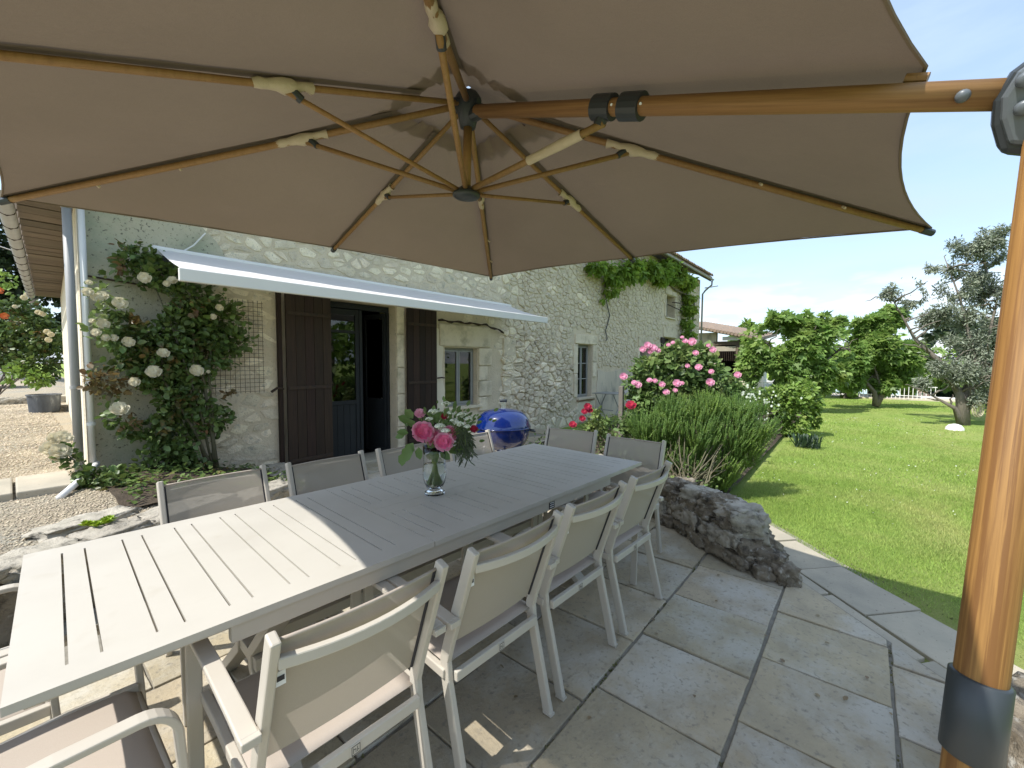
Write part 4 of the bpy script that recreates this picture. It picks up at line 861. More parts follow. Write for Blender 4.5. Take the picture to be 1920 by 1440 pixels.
for k in range(8):
    A_, B_ = Vector(tips[k]), Vector(tips[(k+1) % 8]); H_ = Vector((0, 0, HC))
    vc.grid(4, 4, lambda u, v, A_=A_, B_=B_: U(*(H_+(A_-H_)*(.005+.205*u)*(1-v)+(B_-H_)*(.005+.205*u)*v+Vector((0, 0, .060-.026*u)))))
obj('vent_flap', vc, m_canopy, can, smooth=True)
m_seam = M('seam_tape', (.17, .135, .10), (.15, .118, .088), scale=4, rough=.95)
for k in range(8):
    tp = Vector(tips[k]); sdr = Vector((-tp.y, tp.x, 0)).normalized(); q = MB()
    if k == 6: continue
    q.grid(12, 1, lambda u, v: U(*(Vector((0, 0, HC)).lerp(tp, .16+.83*u)+Vector((0, 0, .016))+sdr*(v-.5)*(.038+.006*math.sin(u*40)))))
    obj('seam_tape', q, m_seam, can)
hm = MB()
for k in range(8):
    A_, B_ = Vector(tips[k]), Vector(tips[(k+1) % 8]); pts = []
    for i in range(13):
        v = i/12; m_ = A_.lerp(B_, .5); inn = Vector((-m_.x, -m_.y, 0)).normalized(); pts.append(U(*(A_.lerp(B_, v)+Vector((0, 0, .02))+inn*4*v*(1-v)*SC[k])))
    hm.tube(pts, .004, 5)
obj('hem', hm, m_canopy, can)
for k in range(8):
    tp = Vector(tips[k]); H_ = Vector((0, 0, HC-.01)); corner = k % 2
    P = [U(*(H_.lerp(tp, t)+Vector((0, 0, -.004*math.sin(PI*t))))) for t in (.04, .3, .6, .985)]
    if k != 6: rb = obj('rib', MB().tube(P, .0135 if corner else .011, 10), m_rib, um, smooth=True)
    cap = obj('rib_tip', MB().tube([U(*(H_.lerp(tp, .98))), U(*(H_.lerp(tp, 1.004)))], .010 if k == 6 else .016, 8), m_rib if k == 6 else m_dark, um)
    jt = .34 if corner else .50; J_ = H_.lerp(tp, jt)+Vector((0, 0, -.02)); Lo = Vector((0, 0, HC-HL+.01))
    if k != 6:
        st = Lo+(J_-Lo).normalized()*.04; obj('strut', MB().tube([U(*st), U(*J_)], .011 if corner else .009, 10), m_rib, um, smooth=True)
        # fabric pocket wrapped round the joint
        pk = MB(); t0, t1 = jt-.045*(1 if corner else 1.2), jt+.065
        pk.tube([U(*(H_.lerp(tp, t0+(t1-t0)*i/8)+Vector((.003*math.sin(i*5), .004*math.cos(i*3), -.002)))) for i in range(9)], [.020, .014, .017, .022, .027, .020, .016, .018, .014], 7, cap=False); obj('pocket', pk, m_pocket, um, smooth=True)
        obj('joint', MB().tube([U(*(J_+Vector((0, 0, .02)))), U(*(J_+(Lo-J_).normalized()*.05))], .015, 8), m_dark, um)
        for t in (.62, .8):
            q = H_.lerp(tp, t); s_ = .018; n_ = UM @ Vector((tp.y, -tp.x, 0)).normalized(); 
            if k in (1, 3, 5): obj('fixing_tab', MB().tube([U(*q)+n_*.012, U(*q)+n_*.03+Vector((0, 0, -.012))], .006, 5), m_pocket, um)
obj('upper_hub', MB().lathe([(0, .04), (.05, .04), (.062, .02), (.062, -.03), (.05, -.05), (.035, -.10), (0, -.10)], (0, 0, 0), 20), m_dark, um)
o_ = COL.objects[-1]; uh = [o for o in COL.objects if o.name.startswith('upper_hub')][-1]
bpy.data.objects.remove(uh)
def ulathe(name, prof, z, mat, n=20, par=um):
    mb = MB(); mb.lathe(prof, (0, 0, z), n); mb.v = [tuple(U(*p)) for p in mb.v]; return obj(name, mb, mat, par, smooth=True, bevel=0)
hb = ulathe('upper_hub', [(0, .04), (.045, .04), (.058, .02), (.058, -.025), (.046, -.045), (.034, -.10), (0, -.10)], HC-.01, m_dark)
hbk = MB()
for k in range(8): a1 = PI/4*k; p = Vector((.045*math.cos(a1), .045*math.sin(a1), HC-.015)); q = Vector((.075*math.cos(a1), .075*math.sin(a1), HC-.025)); hbk.tube([U(*p), U(*q)], .014, 6)
obj('hub_socket', hbk, m_dark, um)
obj('centre_pole', MB().tube([U(0, 0, HC-.10), U(0, 0, HC-HL+.03)], .019, 14), m_rib, um, smooth=True)
lh = ulathe('lower_hub', [(0, .028), (.03, .028), (.05, .012), (.062, .0), (.062, -.010), (.05, -.019), (.03, -.023), (0, -.024)], HC-HL+.01, m_dark, 28)
# arm, brackets and head
H_ = Vector((0, 0, HC)); tp = Vector(tips[6]); AR0 = U(*(H_.lerp(tp, .045)+Vector((0, 0, -.043)))); ARd = (TT-AR0).normalized()
arm = obj('arm', MB(), m_woodmast, um) if False else None
def armpt(s): return AR0+ARd*s
ALEN = (TT-AR0).length
def rod(name, a, b, r, n, mat, r2=None):
    """round bar built along its own z axis so that the grain follows it"""
    l = (b-a).length; o = obj(name, MB().tube([(0, 0, 0), (0, 0, l*.5), (0, 0, l)], r, n, r2=r2), mat, um, smooth=True, world=False); o.location = a-worldloc(um); o.rotation_euler = (b-a).to_track_quat('Z', 'Y').to_euler(); return o
m_woodarm = M('arm_wood_grain', (.37, .205, .08), (.20, .098, .034), scale=4.2, rough=.6, bump=.2, bscale=5, bdist=.001, stretch=(28, 28, .8), c3=(.30, .16, .06), c3scale=.8, c3pos=(.5, .72), coat=.03, rnd=.03)
rod('arm', armpt(0), armpt(ALEN-.045), .0262, 24, m_woodarm, 1.12)
obj('hub_link', MB().tube([U(0, 0, HC-.07), armpt(.03)], .026, 10), m_dark, um)
def arm_clamp(px0, px1):
    best = [min(range(300), key=lambda i, p=p: abs(project(armpt(i*.005))[0]-p))*.005 for p in (px0, px1)]; return best
b0, b1 = arm_clamp(1115, 1150); br = obj('arm_bracket', MB().tube([armpt(b0), armpt(b1)], .036, 16, r2=1.12), m_dark, um, smooth=False)
c0_, c1_ = arm_clamp(1168, 1204); br2 = obj('arm_collar', MB().tube([armpt(c0_), armpt(c1_)], .037, 16, r2=1.12), m_dark, um)
LoW = U(0, 0, HC-HL+.02); jb = armpt((b0+b1)/2)+Vector((0, 0, -.05)); obj('bracket_lug', MB().tube([armpt((b0+b1)/2)+Vector((0, 0, -.02)), jb+(LoW-jb).normalized()*.02], .020, 8), m_dark, um)
d_ = (jb-LoW).normalized(); obj('strut', MB().tube([LoW+d_*.05, jb], .0125, 10), m_rib, um, smooth=True); ln = (jb-LoW).length
obj('strut_sleeve', MB().tube([LoW+d_*ln*.53, LoW+d_*ln*.6, LoW+d_*ln*.75, LoW+d_*ln*.88], [.017, .0165, .018, .017], 12, cap=False), m_pocket, um, smooth=True)
rv = MB(); sdv = (-fw).cross(ARd).normalized()
for s in (b0+.008, b1-.008, c0_+.008, c1_-.008): q = armpt(s)+(CAM-armpt(s)).normalized()*.036+Vector((0, 0, .008)); rv.tube([q, q+(CAM-q).normalized()*.005], .004, 8)
obj('rivet', rv, m_steel, um)
kb = min((armpt(.002*i) for i in range(900)), key=lambda p: abs(project(p)[0]-1805)); nrm = (CAM-kb).normalized(); kk = MB(); kk.tube([kb+nrm*.024, kb+nrm*.034, kb+nrm*.040], [.012, .011, .008], 16); obj('push_button', kk, m_mid, um, smooth=True)
# head: rounded cast housing joining arm and mast
nh = nrm; ax = ARd; bx = nh.cross(ax).normalized()
def plate(cen, prof, t, name, mat, bev): 
    mb = MB(); n_ = len(prof); o0 = [cen+ax*p[0]+bx*p[1]-nh*t/2 for p in prof]; o1 = [cen+ax*p[0]+bx*p[1]+nh*t/2 for p in prof]; mb.v = [tuple(v) for v in o0+o1]
    mb.f.append(tuple(range(n_))); mb.f.append(tuple(n_+i for i in range(n_))[::-1])
    for i in range(n_): mb.f.append((i, n_+i, n_+(i+1) % n_, (i+1) % n_))
    return obj(name, mb, mat, um, bevel=bev)
sgn = 1 if bx.z > 0 else -1
prof = [(-.075, .035*sgn), (-.055, .060*sgn), (-.02, .075*sgn), (.05, .08*sgn), (.10, .05*sgn), (.10, -.07*sgn), (.03, -.10*sgn), (-.035, -.095*sgn), (-.065, -.05*sgn), (-.08, -.01*sgn)]
plate(TT, prof, .075, 'mast_head', m_dark, .012)
plate(TT+nh*.036, [(p[0]*.90, p[1]*.86+.004*sgn) for p in prof], .022, 'head_cover', m_mid, .008)
for p in ((-.052, .022*sgn), (-.036, -.020*sgn), (.03, -.04*sgn)): q = TT+ax*p[0]+bx*p[1]+nh*.045; kk = MB(); kk.tube([q, q+nh*.010, q+nh*.014], [.0135, .0125, .008], 18); obj('bolt_cap', kk, m_mid, um, smooth=True)
plate(TT+bx*sgn*.10+ax*.04, [(-.03, -.04*sgn), (-.02, .03*sgn), (.04, .03*sgn), (.05, -.04*sgn)], .05, 'crank_housing', m_mid, .008)
MR = .0345
rod('mast', TT+MD*.05, MBt, MR, 32, m_woodmast)
s0 = TT+MD*((TT-at_depth(1841, 1268, (TT-CAM).dot(fw))).length); s1_ = TT+MD*((TT-at_depth(1826, 1418, (TT-CAM).dot(fw))).length)
sv = MB().tube([s0, s0.lerp(s1_, .02), s0.lerp(s1_, .98), s1_], [MR+.002, MR+.0065, MR+.0065, MR+.003], 28); obj('mast_sleeve', sv, m_dark, um, smooth=True)
fb = MB(); fb.b2((MBt.x-.5, MBt.y-.04, .004), (MBt.x+.5, MBt.y+.04, .05)); fb.b2((MBt.x-.04, MBt.y-.5, .051), (MBt.x+.04, MBt.y+.5, .09)); obj('base_cross', fb, m_dark, um, bevel=.004)

# ================================================================== VASE, BOUQUET, GRILL
VP = Vector((1.515, 1.835, .7545))
vase = empty('vase', VP, 'clear glass footed vase half full of water on the garden table', 'vase')
vk = lambda pr: [(a*1.34, b*1.34) for a, b in pr]
obj('glass_vessel', MB().lathe(vk([(0, 0), (.040, 0), (.043, .004), (.041, .012), (.026, .018), (.024, .022), (.034, .032), (.045, .055), (.050, .085), (.049, .115), (.046, .14), (.046, .17), (.048, .205), (.0455, .205), (.0435, .17), (.0435, .14), (.0465, .112), (.0475, .085), (.0425, .057), (.031, .036), (.018, .028), (0, .027)]), VP, 40), m_glass, vase, smooth=True)
obj('water', MB().lathe(vk([(0, .0285), (.018, .0292), (.0305, .0375), (.042, .058), (.0468, .085), (.0458, .112), (.0443, .128), (0, .128)]), VP, 40), m_waterg, vase, smooth=True)
bq = empty('flower_bouquet', VP+Vector((0, 0, .03)), 'mixed garden bouquet with two large pink roses and white lacy flowers', 'bouquet')
KV = (VP+Vector((0, 0, .2))-CAM).dot(fw)
def bqp(px, py, dz=0.): return at_depth(px, py, KV+dz)
base = VP+Vector((0, 0, .055)); neck = VP+Vector((0, 0, .26)); toc = (CAM-neck).normalized()
st_ = MB()
def stem(mb, tip, r=.0022):
    a = random.uniform(0, 2*PI); bb = base+Vector((.032*math.cos(a), .032*math.sin(a), random.uniform(0, .01))); nn = neck+Vector((-.036*math.cos(a), -.036*math.sin(a), 0)); nn = nn.lerp(Vector((tip[0], tip[1], nn.z)), .08)
    mb.tube([bb, bb.lerp(nn, .5), nn, nn.lerp(Vector(tip), .55)+Vector((0, 0, .012)), Vector(tip)], r, 5)
heads = []
for px, py, r, dz, me, nm, lab in ((791, 811, .046, -.07, BD, 'rose_bloom', 'large open pink rose with deep pink centre'), (833, 829, .040, -.08, BD, 'rose_bloom', 'second pink rose, lower right'), (812, 820, .038, -.02, BD, 'rose_bloom', None), (846, 812, .034, -.01, BD, 'rose_bloom', None), (889, 804, .016, .0, BR, 'rose_bud', 'small crimson bud'), (787, 776, .022, .0, BP, 'scabious_head', 'pale pink small flower'), (833, 781, .014, .0, BR, 'rose_bud', None)):
    p = bqp(px, py, dz); r *= 1.32; bloom(me, p-toc*r*.6, r, toc+Vector((0, 0, .25)), bq, nm, lab); stem(st_, p-toc*r*.6, .003)
def umbel(px, py, rad, dz, n=60):
    rad *= 1.35; n = int(n*1.4); c_ = bqp(px, py, dz); m_ = MB(); stem(st_, c_-Vector((0, 0, rad*.8)))
    for i in range(n):
        a = random.uniform(0, 2*PI); q = math.sqrt(random.random())*rad; up_ = Vector((math.cos(a)*q, math.sin(a)*q, rad*.45*(1-(q/rad)**2)+random.uniform(-.003, .004))); p = c_+up_+toc*.01; s = random.uniform(.0028, .0046)
        n_ = (up_+Vector((0, 0, .01))+toc*.01).normalized(); t1 = n_.orthogonal().normalized(); t2 = n_.cross(t1)
        m_.add([p+n_*s*.3]+[p+(t1*math.cos(j*2*PI/5)+t2*math.sin(j*2*PI/5))*s for j in range(5)], [(0, 1+j, 1+(j+1) % 5) for j in range(5)])
        if i % 3 == 0: m_.tube([c_-Vector((0, 0, rad*.6)), p], .0006, 3, cap=False)
    obj('white_umbel', m_, m_whitefl, bq)
for px, py, r, dz, n in ((813, 772, .022, .02, 80), (836, 758, .022, .01, 60), (825, 800, .024, -.04, 110), (836, 808, .02, -.05, 90), (851, 790, .02, .0, 60), (866, 778, .022, .02, 60), (878, 786, .02, .03, 60), (861, 795, .02, -.02, 60), (805, 786, .016, -.01, 50), (845, 775, .018, .03, 50), (876, 800, .014, -.01, 40)): umbel(px, py, r, dz, n)
P_l = []; D_l = []; N_l = []; S_l = []
for px, py, s, dx, dz_ in ((770, 792, .060, -1, .5), (775, 785, .055, -.9, 1), (768, 835, .075, -.3, -1), (775, 830, .07, -.5, -.9), (757, 848, .06, -.15, -1), (785, 838, .055, .1, -1), (800, 842, .05, .3, -1), (825, 846, .055, .5, -.4), (838, 842, .06, .9, -.2), (766, 812, .05, -1, .1), (805, 845, .06, .4, -.6), (780, 800, .05, -.6, .4), (815, 790, .045, .2, 1), (850, 838, .045, 1, -.2), (760, 815, .045, -1, -.3)):
    p = bqp(px, py, random.uniform(-.03, .03)); P_l.append(p); D_l.append(rt*dx+Vector((0, 0, dz_))); N_l.append(toc*.8+Vector((0, 0, .4))+rt*random.uniform(-.4, .4)); S_l.append(s)
for _ in range(260):
    p = bqp(random.gauss(835, 28), random.gauss(795, 16), random.uniform(.0, .06)); P_l.append(p); D_l.append((p-neck)+Vector([random.uniform(-.06, .06) for _ in range(3)])); N_l.append(toc+Vector([random.uniform(-.6, .6) for _ in range(3)])); S_l.append(random.uniform(.014, .03))
for i in range(15): leaves('leaf', np.array([P_l[i]]), np.array([D_l[i]]), np.array([N_l[i]]), np.array([S_l[i]])*1.35, lf_pink, bq, asp=.95)
fl_ = leaves('small_leaves', np.array(P_l[15:]), np.array(D_l[15:]), np.array(N_l[15:]), np.array(S_l[15:])*1.35, lf_pink, bq, asp=.8); fl_['kind'] = 'stuff'
P_l = []; D_l = []; N_l = []; S_l = []
for _ in range(30):                                                # drooping narrow-leaved sprays at the right
    a = bqp(random.uniform(850, 872), random.uniform(795, 812), random.uniform(-.02, .04)); b = bqp(random.uniform(852, 888), random.uniform(832, 868), random.uniform(-.03, .04)); c = a.lerp(b, .5)+rt*.02+Vector((0, 0, .02)); st_.tube([neck, a, c, b], .0011, 4)
    for i in range(16): t = i/15; p = (a.lerp(c, t*2) if t < .5 else c.lerp(b, t*2-1)); P_l.append(p); D_l.append((b-a).normalized()+rt*random.uniform(-.9, .9)); N_l.append(toc+Vector([random.uniform(-.4, .4) for _ in range(3)])); S_l.append(random.uniform(.028, .050))
leaves('narrow_leaf_spray', np.array(P_l), np.array(D_l), np.array(N_l), np.array(S_l), leafm('grey_green_spray', (.13, .16, .09), (.08, .10, .06)), bq, asp=.24)
for _ in range(34): stem(st_, neck+Vector((random.uniform(-.03, .03), random.uniform(-.03, .03), .05)), .0026)
obj('stems', st_, m_stem, bq)

GP = Vector((3.46, 3.02, 0)); RZ = .80
gr = empty('kettle_grill', GP, 'round blue enamel kettle barbecue behind the table by the house wall', 'barbecue')
k_ = .295
lid = obj('lid', MB().lathe([(k_*1.02, RZ-.008), (k_*1.02, RZ+.008), (k_*.985, RZ+.035), (k_*.94, RZ+.08), (k_*.84, RZ+.125), (k_*.68, RZ+.16), (k_*.45, RZ+.182), (k_*.2, RZ+.192), (.001, RZ+.194)], (GP.x, GP.y, 0), 48), m_blue, gr, smooth=True)
obj('lid_rim', MB().tube([(GP.x+k_*1.02*math.cos(a*PI/24), GP.y+k_*1.02*math.sin(a*PI/24), RZ-.006) for a in range(49)], .006, 6), m_blue, lid, smooth=True)
obj('handle_bracket', MB().bar([(GP.x, GP.y, RZ+.185), (GP.x, GP.y, RZ+.265)], rt, .05, .012), m_steel, lid)
q = Vector((GP.x, GP.y, RZ+.275)); obj('lid_handle', MB().tube([q-rt*.040, q-rt*.02+Vector((0, 0, .004)), q+rt*.02+Vector((0, 0, .004)), q+rt*.040], .017, 10), m_dark, lid, smooth=True)
q = Vector((GP.x, GP.y, RZ+.15))+rt*.17; obj('lid_vent', MB().lathe([(0, .0), (.03, 0), (.03, .01), (0, .012)], q, 14), m_steel, lid)
bw_ = obj('bowl', MB().lathe([(k_, RZ-.010), (k_*.985, RZ-.06), (k_*.93, RZ-.13), (k_*.82, RZ-.19), (k_*.6, RZ-.245), (k_*.3, RZ-.275), (.001, RZ-.28)], (GP.x, GP.y, 0), 48), m_blue, gr, smooth=True)
for s in (-1, 1):
    q = GP+Vector((0, 0, RZ-.045)); r0 = Vector((rt.x, rt.y, 0)).normalized()
    obj('side_handle', MB().tube([q+r0*s*(k_-.005)+fw*.06, q+r0*s*(k_+.05)+fw*.05+Vector((0, 0, -.01)), q+r0*s*(k_+.05)-fw*.05+Vector((0, 0, -.01)), q+r0*s*(k_-.005)-fw*.06], .010, 8), m_dark, gr, smooth=True)
for a in (90, 210, 330): a = R(a+15); obj('leg', MB().tube([(GP.x+.22*math.cos(a), GP.y+.22*math.sin(a), RZ-.18), (GP.x+.33*math.cos(a), GP.y+.33*math.sin(a), .03)], .012, 8), m_steel, gr, smooth=True)
obj('ash_catcher', MB().lathe([(0, .30), (.11, .31), (.12, .34), (.0, .345)], (GP.x, GP.y, 0), 24), m_steel, gr, smooth=True)
for a in (105, 225): a = R(a); c_ = Vector((GP.x+.34*math.cos(a), GP.y+.34*math.sin(a), .075)); t_ = Vector((math.cos(a), math.sin(a), 0)); obj('wheel', MB().tube([c_-t_*.02, c_+t_*.02], .075, 18), m_dark, gr)

# ================================================================== PLANTS BY THE HOUSE
# climbing white rose
cr_ = empty('climbing_rose', (1.35, 5.45, .3), 'climbing ivory rose trained on the house corner beside the downpipe', 'rose')
def wp(px, py, y=5.5): return at_y(px, py, y)
blobs = []
for px, py, r, d in ((250, 480, 24, .12), (285, 515, 44, .15), (345, 560, 52, .16), (405, 598, 42, .14), (440, 640, 26, .1), (262, 560, 48, .15), (330, 625, 62, .18), (255, 625, 40, .15), (300, 690, 55, .17), (385, 665, 44, .14), (235, 700, 34, .14), (215, 725, 30, .13), (330, 745, 50, .16), (262, 770, 40, .14), (385, 755, 30, .12), (395, 790, 26, .12), (345, 820, 44, .15), (280, 800, 30, .13), (320, 870, 40, .15), (375, 850, 24, .12)):
    p = wp(px, py, 5.46); k_s = p.y/ (FPX*.62); rr = r*(p-CAM).dot(fw)/FPX*1.08; blobs.append((p.x, p.y, p.z, rr*1.22, d, rr))
crown('foliage', blobs, 8200, .062, lf_rose, cr_, scale=3.2, cut=-.16, shell=.35, up_=.3)
red = [b for b in [(wp(px, py, 5.38), r) for px, py, r in ((245, 470, 20), (238, 495, 16), (355, 575, 22), (205, 712, 34), (190, 722, 22), (350, 745, 16), (245, 790, 16), (370, 800, 16), (430, 735, 8))]]
crown('young_leaves', [(p.x, p.y, p.z, r*.006, .08, r*.0055) for p, r in red], 420, .055, lf_red, cr_, scale=3, cut=-.4, shell=.3)
cane = MB(); b0_ = Vector((1.36, 5.42, .33))
for tx, ty, r in ((355, 640, .016), (250, 600, .012), (330, 520, .011), (400, 620, .012), (270, 490, .009)):
    t_ = wp(tx, ty, 5.5); m1 = b0_.lerp(t_, .35)+Vector((random.uniform(-.1, .1), -.04, -.05)); cane.tube([b0_+Vector((random.uniform(-.06, .06), 0, 0)), m1, b0_.lerp(t_, .7)+Vector((random.uniform(-.06, .06), -.05, 0)), t_], [r*1.5, r*1.2, r, r*.4], 7)
obj('canes', cane, m_cane, cr_, smooth=True)
for px, py, r in ((167, 530, 8), (165, 548, 11), (178, 557, 9), (192, 556, 12), (225, 569, 15), (272, 521, 14), (324, 527, 11), (313, 532, 7), (411, 577, 9), (400, 594, 9), (173, 602, 8), (193, 607, 13), (181, 624, 10), (199, 634, 11), (240, 641, 12), (214, 634, 8), (306, 663, 15), (289, 698, 15), (368, 695, 14), (253, 716, 14), (225, 768, 17), (391, 697, 5)):
    q = wp(px, py, 5.28); bloom(BW, q, r*(q-CAM).dot(fw)/FPX*random.uniform(.6, .82), (CAM-q).normalized()+Vector((0, 0, .35)), cr_)
crown('outer_sprays', [(p.x, p.y, p.z, r*.006, .10, r*.0055) for p, r in [(wp(px, py, 5.36), r) for px, py, r in ((185, 545, 20), (215, 575, 18), (195, 620, 24), (225, 640, 20), (190, 590, 12))]], 260, .055, lf_pink, cr_, scale=3, cut=-.5, shell=.3)
# low rose sprig in front of the corner
rs = empty('low_rose', (.85, 4.75, .35), 'low leafy rose spray with white blooms in front of the downpipe', 'rose')
bl = []
for px, py, r in ((130, 850, 18), (150, 875, 22), (180, 893, 26), (215, 905, 30), (250, 915, 26), (165, 900, 20), (285, 925, 22), (225, 930, 30)): p = at_depth(px, py, 3.75); rr = r*3.75/FPX; bl.append((p.x, p.y, p.z, rr, rr, rr))
crown('foliage', bl, 900, .055, lf_rose, rs, scale=4, cut=-.2, shell=.3)
cm_ = MB()
for px, py in ((100, 830), (125, 850), (150, 860)): cm_.tube([at_depth(230, 935, 3.8), at_depth(170, 890, 3.76), at_depth(px, py, 3.7)], [.008, .006, .003], 6)
obj('canes', cm_, m_cane, rs)
for px, py, r in ((102, 822, 11), (118, 818, 11), (96, 842, 15), (112, 848, 16), (126, 822, 9), (106, 858, 11)): q = at_depth(px, py, 3.68); bloom(BW, q, r*3.68/FPX*.95, (CAM-q).normalized()+Vector((0, 0, .5)), rs)
# succulent tuft
su = empty('succulent', (.36, 3.88, .40), 'lime green rosette succulent growing on the rubble wall top', 'plant')
for i in range(7):
    c_ = Vector((.34+random.uniform(-.07, .09), 3.84+random.uniform(-.06, .06), .40+random.uniform(0, .02))); P_ = []; D_ = []; N_ = []
    for j in range(16): a = j*2.4; el = .3+.07*j; D_.append((math.cos(a)*math.cos(el), math.sin(a)*math.cos(el), math.sin(el))); P_.append(c_); N_.append((-math.cos(a)*.5, -math.sin(a)*.5, 1))
    leaves('rosette', np.array(P_), np.array(D_, float), np.array(N_, float), np.full(16, .045), lf_succ, su, asp=.8)

def bush(name, label, cat, base_, blobs_, n, size, mat, stems=6, sr=.012, **kw):
    e = empty(name, base_, label, cat); crown('foliage', blobs_, n, size, mat, e, **kw); m_ = MB()
    for i in range(stems):
        b_ = blobs_[i % len(blobs_)]; branch(m_, (base_[0]+random.uniform(-.08, .08), base_[1]+random.uniform(-.08, .08), base_[2]), (b_[0], b_[1], b_[2]), sr, sr*.3, 4, .05)
    obj('stems', m_, m_bark, e, smooth=True); return e
def pb_(px, py, r, dep, fy=.9): p = at_depth(px, py, dep); rr = r*dep/FPX; return (p.x, p.y, p.z, rr, rr*fy, rr)
# big pink rose
dp = 6.9
pk_ = bush('pink_rose_bush', 'tall garden rose bush covered in pink blooms in front of the house', 'rose bush', (7.1, 2.35, 0), [pb_(*q, dp) for q in ((1280, 690, 48), (1215, 700, 32), (1235, 745, 42), (1330, 710, 44), (1355, 750, 34), (1290, 750, 50), (1250, 670, 24), (1310, 665, 26), (1200, 760, 28), (1345, 685, 24), (1225, 780, 34), (1185, 722, 14), (1372, 720, 18))], 9500, .088, lf_pink, 9, .014, scale=1.6, cut=-.2, shell=.45)
for px, py, r in ((1206, 655, 6), (1214, 648, 7), (1224, 653, 8), (1233, 657, 6), (1219, 660, 6), (1262, 643, 5), (1253, 647, 5), (1284, 640, 7), (1298, 641, 8), (1279, 633, 4), (1304, 662, 7), (1336, 656, 7), (1328, 648, 5), (1310, 689, 7), (1289, 686, 5), (1169, 706, 8), (1196, 722, 9), (1189, 718, 6), (1218, 714, 7), (1241, 721, 7), (1269, 719, 9), (1279, 719, 5), (1249, 736, 8), (1331, 717, 8), (1383, 703, 7), (1334, 697, 5), (1266, 732, 5), (1228, 714, 5)):
    q = at_depth(px, py, dp-.62); bloom(BP, q, r*(dp-.62)/FPX*random.uniform(.7, 1.0), (CAM-q).normalized()+Vector((0, 0, .4)), pk_)
# small red rose left of it
rd = bush('red_rose_bush', 'small leafy rose bush with crimson blooms behind the end chairs', 'rose bush', (5.25, 2.75, 0), [pb_(*q, 5.45) for q in ((1130, 795, 26), (1160, 800, 30), (1185, 790, 24), (1110, 805, 20), (1145, 830, 28), (1180, 830, 28), (1120, 775, 12), (1165, 850, 26), (1125, 850, 22))], 3600, .05, lf_pink, 6, .009, scale=3, cut=-.18, shell=.4)
for px, py, r in ((1183, 761, 8), (1074, 797, 6), (1102, 763, 6), (1096, 772, 5), (1106, 770, 5), (1092, 785, 5)): q = at_depth(px, py, 5.2); bloom(BR, q, r*5.2/FPX*1.15, (CAM-q).normalized()+Vector((0, 0, .4)), rd)
sm = MB()
for px, py in ((1074, 798), (1095, 775), (1183, 765)): sm.tube([at_depth(1140, 840, 5.4), at_depth((px+1140)/2, (py+830)/2, 5.3), at_depth(px, py, 5.22)], .004, 5)
obj('flower_stems', sm, m_cane, rd)
ps = tag(obj('wooden_post', MB().b2((6.28, 2.95, 0), (6.35, 3.02, 1.12)), M('weathered_post', (.20, .18, .15), (.14, .125, .105), scale=8, stretch=(4, 4, .5)), bevel=.006), 'weathered grey wooden post at the left of the pink rose bush', 'post')
# rosemary: a mound of short upright needle-clad shoots
RM = [pb_(*q, 5.1, .95) for q in ((1240, 825, 44), (1300, 815, 52), (1362, 818, 50), (1412, 805, 38), (1285, 872, 42), (1345, 872, 42), (1208, 805, 26), (1395, 850, 34), (1262, 782, 28), (1325, 776, 30), (1245, 880, 28), (1430, 790, 22), (1380, 780, 26), (1310, 905, 30), (1265, 905, 24), (1350, 900, 26), (1230, 850, 30))]
rb_ = empty('rosemary_bush', (4.8, 1.5, .0), 'large dense upright rosemary bush rising behind the low rubble wall', 'rosemary')
P0, dd0 = blob_points(RM, 8200, .66); P0, dd0 = clumpy(P0, dd0, 3.0, -.30); m = len(P0); J = 26
ax_ = dd0*np.array([.55, .55, .25])+np.array([0, 0, 1.0])+RNG.normal(size=(m, 3))*.16; ax_ /= np.linalg.norm(ax_, axis=1, keepdims=True); ln0 = RNG.uniform(.09, .19, m)
o1 = np.cross(ax_, np.array([.3, .9, .1])); o1 /= np.linalg.norm(o1, axis=1, keepdims=True); o2 = np.cross(ax_, o1)
t_ = (np.arange(J)/J)[None, :, None]; th = (np.arange(J)*2.4)[None, :, None]+RNG.uniform(0, 6, (m, 1, 1))
OO = o1[:, None]*np.cos(th)+o2[:, None]*np.sin(th); PP = P0[:, None]+ax_[:, None]*t_*ln0[:, None, None]; DD = OO*.9+ax_[:, None]*.75; NN = ax_[:, None]-OO*.4; SS = .030*(1-.45*t_)*np.ones((m, 1, 1))
leaves('needles', PP.reshape(-1, 3), DD.reshape(-1, 3), NN.reshape(-1, 3), SS.reshape(-1), lf_rosem, rb_, 'blade', 2.2)
sm_ = MB()
for i in range(60):
    b = RM[i % len(RM)]; a = Vector((4.75+random.uniform(-.15, .15), 1.55+random.uniform(-.15, .15), .02)); t1 = Vector((b[0]+random.uniform(-.5, .5)*b[3], b[1]+random.uniform(-.5, .5)*b[3], b[2]+.3*b[5])); branch(sm_, a, t1, .010, .003, 5, .05, 5)
obj('stems', sm_, m_cane, rb_, smooth=True)
dm = MB()
for i in range(14):
    a = Vector((4.72+random.uniform(-.1, .2), 1.5+random.uniform(-.2, .15), .0)); dm.tube([a, a+Vector((random.uniform(-.28, .1), random.uniform(-.2, .25), .25)), a+Vector((random.uniform(-.6, .15), random.uniform(-.25, .45), random.uniform(.4, .62)))], [.006, .004, .0015], 5)
tag(obj('dry_rosemary_stems', dm, M('dry_twig', (.27, .22, .15), (.19, .155, .10), scale=10)), 'bare dry twigs at the foot of the rosemary above the wall', 'twigs')
